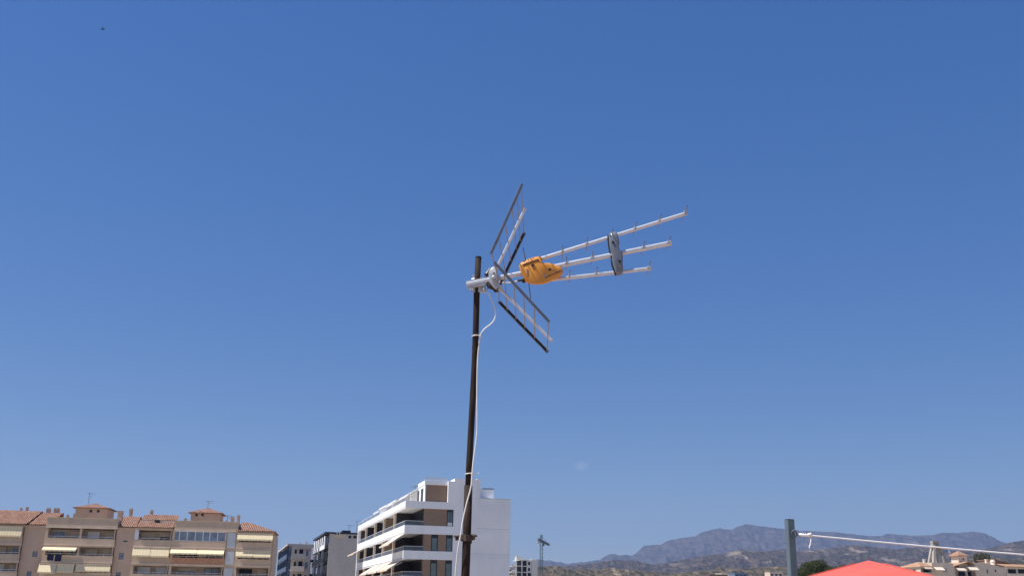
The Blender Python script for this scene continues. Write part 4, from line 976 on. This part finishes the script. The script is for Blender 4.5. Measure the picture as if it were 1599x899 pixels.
def element(px, py, half, boom_, r_=.0023):
    c = Q(px, py); q = MB(oa); q.tube([c - e_ax * half, c + e_ax * half], r_, 8); o = q.build('director', M_['wire'], an)
    q = MB(oa); q.tube([c - e_ax * (half + .002), c - e_ax * (half - .003)], r_ * 1.25, 8); q.build('tip_cap', M_['rail'], o)
    q = MB(oa); ring = []
    d = (Q(px + 10, py) - c).normalized()
    c2 = c - e_ax * .011
    for k in range(13): ring.append(c2 + RT * (.0065 * math.cos(k * math.pi / 6)) + UP * (.009 * math.sin(k * math.pi / 6) + .001))
    q.tube(ring, .0015, 6); q.build('clip', M_['lgrey'], o)
for x, y in ((418, 502), (620, 437), (1020, 308), (1222, 245), (1436, 176)): element(800 + x / 5.33, 300 + y / 5.33, .092, ub)
element(800 + 828 / 5.33, 300 + 368 / 5.33, .092, ub)
for x, y in ((450, 597), (663, 550), (1087, 466), (1297, 424)): element(800 + x / 5.33, 300 + y / 5.33, .092, boom)
for x, y in ((475, 703), (698, 680), (890, 657), (1133, 635)): element(800 + x / 5.33, 300 + y / 5.33, .097, lb)
# moulded shell: an outline in the antenna's plane, rounded through its thickness
def shell(outline, half, name, material, par, grow=1.0, round_=.28, off=0.0, n=7, sub=1, hx=0):
    pts = outline; cx = sum(p[0] for p in pts) / len(pts); cy = sum(p[1] for p in pts) / len(pts); N = len(pts)
    q = MB(oa); vs = []; 
    for i in range(n):
        a = math.sin(math.pi / 2 * (-1 + 2 * i / (n - 1)))
        sc_ = 1 - round_ * (abs(a) ** 5)
        vs += [Q(cx + (x - cx) * sc_, cy + (y - cy) * sc_, off + half * a) for x, y in pts]
    fs = [(i * N + k, i * N + (k + 1) % N, (i + 1) * N + (k + 1) % N, (i + 1) * N + k) for i in range(n - 1) for k in range(N)]
    fs += [tuple(range(N - 1, -1, -1)), tuple((n - 1) * N + k for k in range(N))]
    q.add(vs, fs); o = q.build(name, material, par, smooth=True)
    b = o.modifiers.new('bevel', 'BEVEL'); b.width = .003; b.segments = 2; b.limit_method = 'ANGLE'; b.angle_limit = R(50)
    return o
def z3p(pts): return [(800 + x / 5.33, 300 + y / 5.33) for x, y in pts]
def z2p(pts): return [(700 + x / 5.29, 390 + y / 5.29) for x, y in pts]
def z8p(pts): return [(720 + x / 11.24, 395 + y / 11.24) for x, y in pts]
box_o = z3p([(54, 612), (62, 592), (90, 575), (130, 556), (170, 543), (205, 535), (232, 533), (248, 545), (250, 565), (242, 582), (262, 588), (300, 588), (345, 598), (385, 614), (414, 634), (425, 658), (420, 682), (395, 704), (350, 728), (305, 752), (255, 767), (200, 770), (150, 765), (112, 750), (98, 722), (80, 690), (64, 652)])
bx = shell(box_o, .050, 'dipole_box', M_['orange'], an, round_=.13, n=13)
fr = -.0505
def slit(a, b, w_, nm, mm, o_=fr, par=None):
    q = MB(oa); a, b = z3p([a])[0], z3p([b])[0]; q.bar(Q(*a, o_), Q(*b, o_), .008, w_, e_ax, bev=.001); q.build(nm, M_[mm], par or bx)
slit((84, 606), (214, 562), .0052, 'groove', 'slot', -.049); slit((270, 712), (400, 654), .006, 'groove', 'slot', -.049); slit((214, 562), (222, 578), .004, 'groove', 'slot', -.049)
def hole(x, y, r_, o_, par, mm='black'):
    p = z3p([(x, y)])[0]; c = Q(*p, o_); q = MB(oa); q.tube([c - e_ax * .004, c + e_ax * .01], r_, 14); q.build('screw_hole', M_[mm], par)
hole(168, 611, .0062, -.0495, bx); hole(312, 645, .0068, -.0495, bx)
# rod shadows painted as dark strips, and the two clips on the near face
for x0, y0, x1, y1 in ((95, 570, 104, 596), (133, 560, 142, 620), (172, 548, 182, 578), (242, 600, 252, 640), (284, 596, 294, 628)):
    slit((x0, y0), (x1, y1), .0018, 'seam_or_shadow_line', 'slot', -.0475)
for x0, y0, x1, y1 in ((124, 640, 128, 690), (262, 676, 266, 716)):
    slit((x0, y0), (x1, y1), .0016, 'rod_clip', 'wire', -.051)
# connector and the thin folded dipole rods
q = MB(oa); a, b = z3p([(42, 737)])[0], z3p([(80, 732)])[0]; q.tube([Q(*a, -.01), Q(*b, -.01)], .0055, 10); a, b = z3p([(78, 732)])[0], z3p([(112, 726)])[0]; q.tube([Q(*a, -.01), Q(*b, -.01)], [.0085, .012], 10)
cc = z3p([(95, 742)])[0]; q.ball(Q(*cc, -.01), .009); q.build('connector', M_['black'], bx)
q = MB(oa); q.tube([Q(817, 387, -.20), Q(821, 408, -.052)], .0021, 6); q.tube([Q(825.5, 441, .03), Q(828.6, 466, .20)], .0024, 6); q.build('dipole_rod', M_['frame'], bx)
# front spacer holding the three booms
sp_o = z3p([(803, 356), (815, 338), (838, 328), (862, 330), (876, 346), (886, 385), (893, 420), (886, 452), (893, 478), (914, 498), (921, 540), (919, 590), (924, 640), (916, 684), (895, 692), (870, 690), (856, 662), (838, 610), (828, 560), (832, 520), (814, 490), (806, 430)])
sp_ = shell(sp_o, .034, 'boom_spacer', M_['grey'], an, round_=.16)
q = MB(oa)
lo = z3p([(797, 362), (804, 440), (812, 495), (826, 540), (830, 600), (846, 650), (864, 694)])
q.tube([Q(x - .3, y, -.006) for x, y in lo], .0042, 6); q.build('gasket', M_['black'], sp_)
slit((812, 352), (868, 452), .003, 'groove', 'rail', -.0325, sp_); slit((850, 500), (912, 492), .002, 'groove', 'rail', -.0325, sp_)
hole(838, 418, .0065, -.0335, sp_); hole(893, 577, .0065, -.0335, sp_)
# reflector hinge bracket on the boom
br_o = z8p([(482, 350), (505, 290), (540, 245), (590, 240), (628, 265), (640, 360), (652, 460), (672, 530), (735, 620), (728, 640), (690, 648), (640, 655), (585, 625), (525, 560), (492, 490)])
hb = shell(br_o, .034, 'hinge_bracket', M_['lgrey'], an, round_=.08)
q = MB(oa); pk = z8p([(520, 258), (478, 330), (450, 375), (432, 400)]); q.tube([Q(x, y, .004) for x, y in pk], [.005, .009, .012, .008], 8)
pk = z8p([(400, 432), (450, 430)]); q.tube([Q(x, y, .0) for x, y in pk], .004, 8)
pk = z8p([(455, 530), (500, 585), (570, 620), (610, 660), (655, 655)]); q.tube([Q(x, y, .0) for x, y in pk], [.008, .013, .009, .011, .008], 8); q.build('rubber_pad', M_['black'], hb)
q = MB(oa); c = z8p([(578, 447)])[0]; cc = Q(*c, -.038); q.tube([cc + RT * .011 * math.cos(k * math.pi / 8) + UP * .011 * math.sin(k * math.pi / 8) for k in range(17)], .003, 6); q.tube([cc - e_ax * .01, cc + e_ax * .01], .006, 6); q.build('hinge_bolt', M_['zinc'], hb)
q = MB(oa)
for xy in ((577, 352), (640, 632)):
    c = z8p([xy])[0]; cc = Q(*c, -.0345); q.tube([cc - e_ax * .002, cc + e_ax * .004], .0042, 8)
q.build('rivet', M_['black'], hb)
q = MB(oa); c = z8p([(705, 497)])[0]; cc = Q(*c, -.012); q.tube([cc - e_ax * .004, cc + e_ax * .01], .005, 8); q.build('boom_hole', M_['black'], boom)
# folded reflector: two panels of three rails crossed by thin rods
HW = .30
def panel(nt, nb, mt_, mb_, ft, fb_, fr_):
    o = MB(oa); o.bar(Q(*mt_), Q(*mb_), .0135, .014, e_ax, bev=.003)
    po = o.build('reflector_panel', M_['alu'], an)
    na, nb_ = Q(*nt, -HW), Q(*nb, -HW); fa, fb2 = Q(*ft, HW), Q(*fb_, HW)
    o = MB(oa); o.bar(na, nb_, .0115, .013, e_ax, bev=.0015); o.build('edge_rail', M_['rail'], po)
    # far rail: an open channel whose hollow side faces the camera
    d = (fb2 - fa).normalized(); n_ = e_ax.cross(d).normalized()
    o = MB(oa); o.bar(fa + e_ax * .004, fb2 + e_ax * .004, .010, .003, e_ax); o.build('channel_bed_shade', M_['black'], po); o = MB(oa)  # bed coloured black to paint in the shade of the hollow
    
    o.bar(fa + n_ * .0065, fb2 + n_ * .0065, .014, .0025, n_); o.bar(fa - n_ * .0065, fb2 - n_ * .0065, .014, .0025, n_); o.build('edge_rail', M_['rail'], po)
    for u in fr_:
        a = na.lerp(nb_, u); b = fa.lerp(fb2, u); mm = Q(*mt_).lerp(Q(*mb_), u)
        o = MB(oa); o.tube([a, a.lerp(b, .5), b], .0026, 6); o.build('reflector_rod', M_['wire'], po)
    c = MB(oa); p = Q(*mt_); dd = (Q(*mt_) - Q(*mb_)).normalized(); c.bar(p, p + dd * .006, .0175, .0175, e_ax); c.build('end_plug', M_['lgrey'], po)
panel((815.2, 288), (766.6, 396), (819.2, 327.5), (773.5, 423), (819.2, 363), (780, 446), (.03, .17, .33, .55, .76, .985))
panel((857.8, 502.3), (772, 409.6), (860.6, 530.5), (779, 449), (855.4, 549.4), (778.4, 470.3), (.015, .265, .46, .64, .82, .975))
# saddle clamp on the mast
q = MB(oa); a, b = z8p([(100, 555)])[0], z8p([(480, 480)])[0]
q.bar(Q(728.5, 445.5, .006), Q(760, 439.2, .006), .034, .027, e_ax, bev=.002); sc1 = q.build('mast_clamp', M_['lgrey'], an)
q = MB(oa); q.tube([Q(736.5, 437.2, .034), Q(751.5, 433.6, .034)], [.008, .008], 6); q.bar(Q(738, 436.5, .034), Q(751, 435.5, .034), .05, .006, e_ax); q.build('clamp_flange', M_['zinc'], sc1)
q = MB(oa); q.bar(Q(738.5, 449.5, .030), Q(758.5, 448.5, .030), .05, .018, e_ax); q.bar(Q(740, 446, -.004), Q(757, 444.5, -.004), .006, .010, e_ax); q.build('clamp_jaw', M_['zinc'], sc1)
for px in (735.2, 738.2, 755.8):
    q = MB(oa); q.tube([Q(px, 446.0, -.004), Q(px + .2, 455.0, -.004)], .0032, 8); q.tube([Q(px, 450.6, -.004), Q(px + .1, 453.2, -.004)], .0062, 6); q.build('clamp_bolt', M_['zinc'], sc1)

# ------------------------------------------------------------------ bird and the wisp of cloud
bp_ = at(160.5, 46.0, 110)
bd = thing('bird', 'tiny dark bird flying high at the upper left of the sky', 'bird', bp_, R(35)); bd.rotation_euler = (R(-18), R(50), R(80))
q = MB(); q.tube([(-.20, 0, 0), (-.14, 0, .0), (-.05, 0, .01), (.06, 0, .01), (.11, 0, .02), (.15, 0, .015), (.185, 0, .0)], [.018, .022, .045, .045, .028, .024, .004], 10)
for s_ in (-1, 1):
    q.add([(.08, s_ * .03, .02), (.05, s_ * .15, .08), (-.03, s_ * .33, .05), (-.06, s_ * .15, .06), (-.07, s_ * .03, .015), (.08, s_ * .03, .008), (.05, s_ * .15, .07), (-.03, s_ * .33, .045), (-.06, s_ * .15, .055), (-.07, s_ * .03, .005)], [(0, 1, 3, 4), (1, 2, 3), (5, 9, 8, 6), (6, 8, 7), (0, 5, 6, 1), (1, 6, 7, 2), (2, 7, 8, 3), (3, 8, 9, 4)])
q.add([(-.19, -.015, 0), (-.33, -.06, 0), (-.30, 0, 0), (-.33, .06, 0), (-.19, .015, 0), (-.19, -.015, .008), (-.33, -.06, .006), (-.30, 0, .006), (-.33, .06, .006), (-.19, .015, .008)], [(0, 4, 3, 2, 1), (5, 6, 7, 8, 9), (0, 1, 6, 5), (1, 2, 7, 6), (2, 3, 8, 7), (3, 4, 9, 8)])
q.build('body', M_['feather'], bd, smooth=True)
cm = bpy.data.materials.new('cloud_vapour'); cm.use_nodes = True; t = cm.node_tree; t.nodes.clear()
cv = t.nodes.new('ShaderNodeVolumePrincipled'); cv.inputs['Color'].default_value = (1, 1, 1, 1); cmo = t.nodes.new('ShaderNodeOutputMaterial')
tcn = t.nodes.new('ShaderNodeTexCoord'); nn = t.nodes.new('ShaderNodeTexNoise'); nn.inputs['Scale'].default_value = .012; nn.inputs['Detail'].default_value = 4
ln = t.nodes.new('ShaderNodeVectorMath'); ln.operation = 'LENGTH'; mpn = t.nodes.new('ShaderNodeMapping'); mpn.inputs['Scale'].default_value = (1 / 150, 1 / 120, 1 / 110)
t.links.new(tcn.outputs['Object'], mpn.inputs[0]); t.links.new(mpn.outputs[0], ln.inputs[0]); t.links.new(tcn.outputs['Object'], nn.inputs['Vector'])
fall = t.nodes.new('ShaderNodeMath'); fall.operation = 'SUBTRACT'; fall.inputs[0].default_value = 1.05; t.links.new(ln.outputs['Value'], fall.inputs[1])
pw = t.nodes.new('ShaderNodeMath'); pw.operation = 'MULTIPLY'; pw.use_clamp = True; t.links.new(fall.outputs[0], pw.inputs[0]); t.links.new(nn.outputs['Fac'], pw.inputs[1])
dn_ = t.nodes.new('ShaderNodeMath'); dn_.operation = 'MULTIPLY'; dn_.inputs[1].default_value = .0042; t.links.new(pw.outputs[0], dn_.inputs[0]); t.links.new(dn_.outputs[0], cv.inputs['Density']); t.links.new(cv.outputs[0], cmo.inputs['Volume'])
cc = at(907, 727, 17500); q = MB(); q.ball((0, 0, 0), 165, 130, 120, 24, 14)
o = q.build('cloud', cm, smooth=True); o.location = cc; tag(o, 'faint small wisp of pale cloud low in the clear sky', 'cloud', kind='stuff')
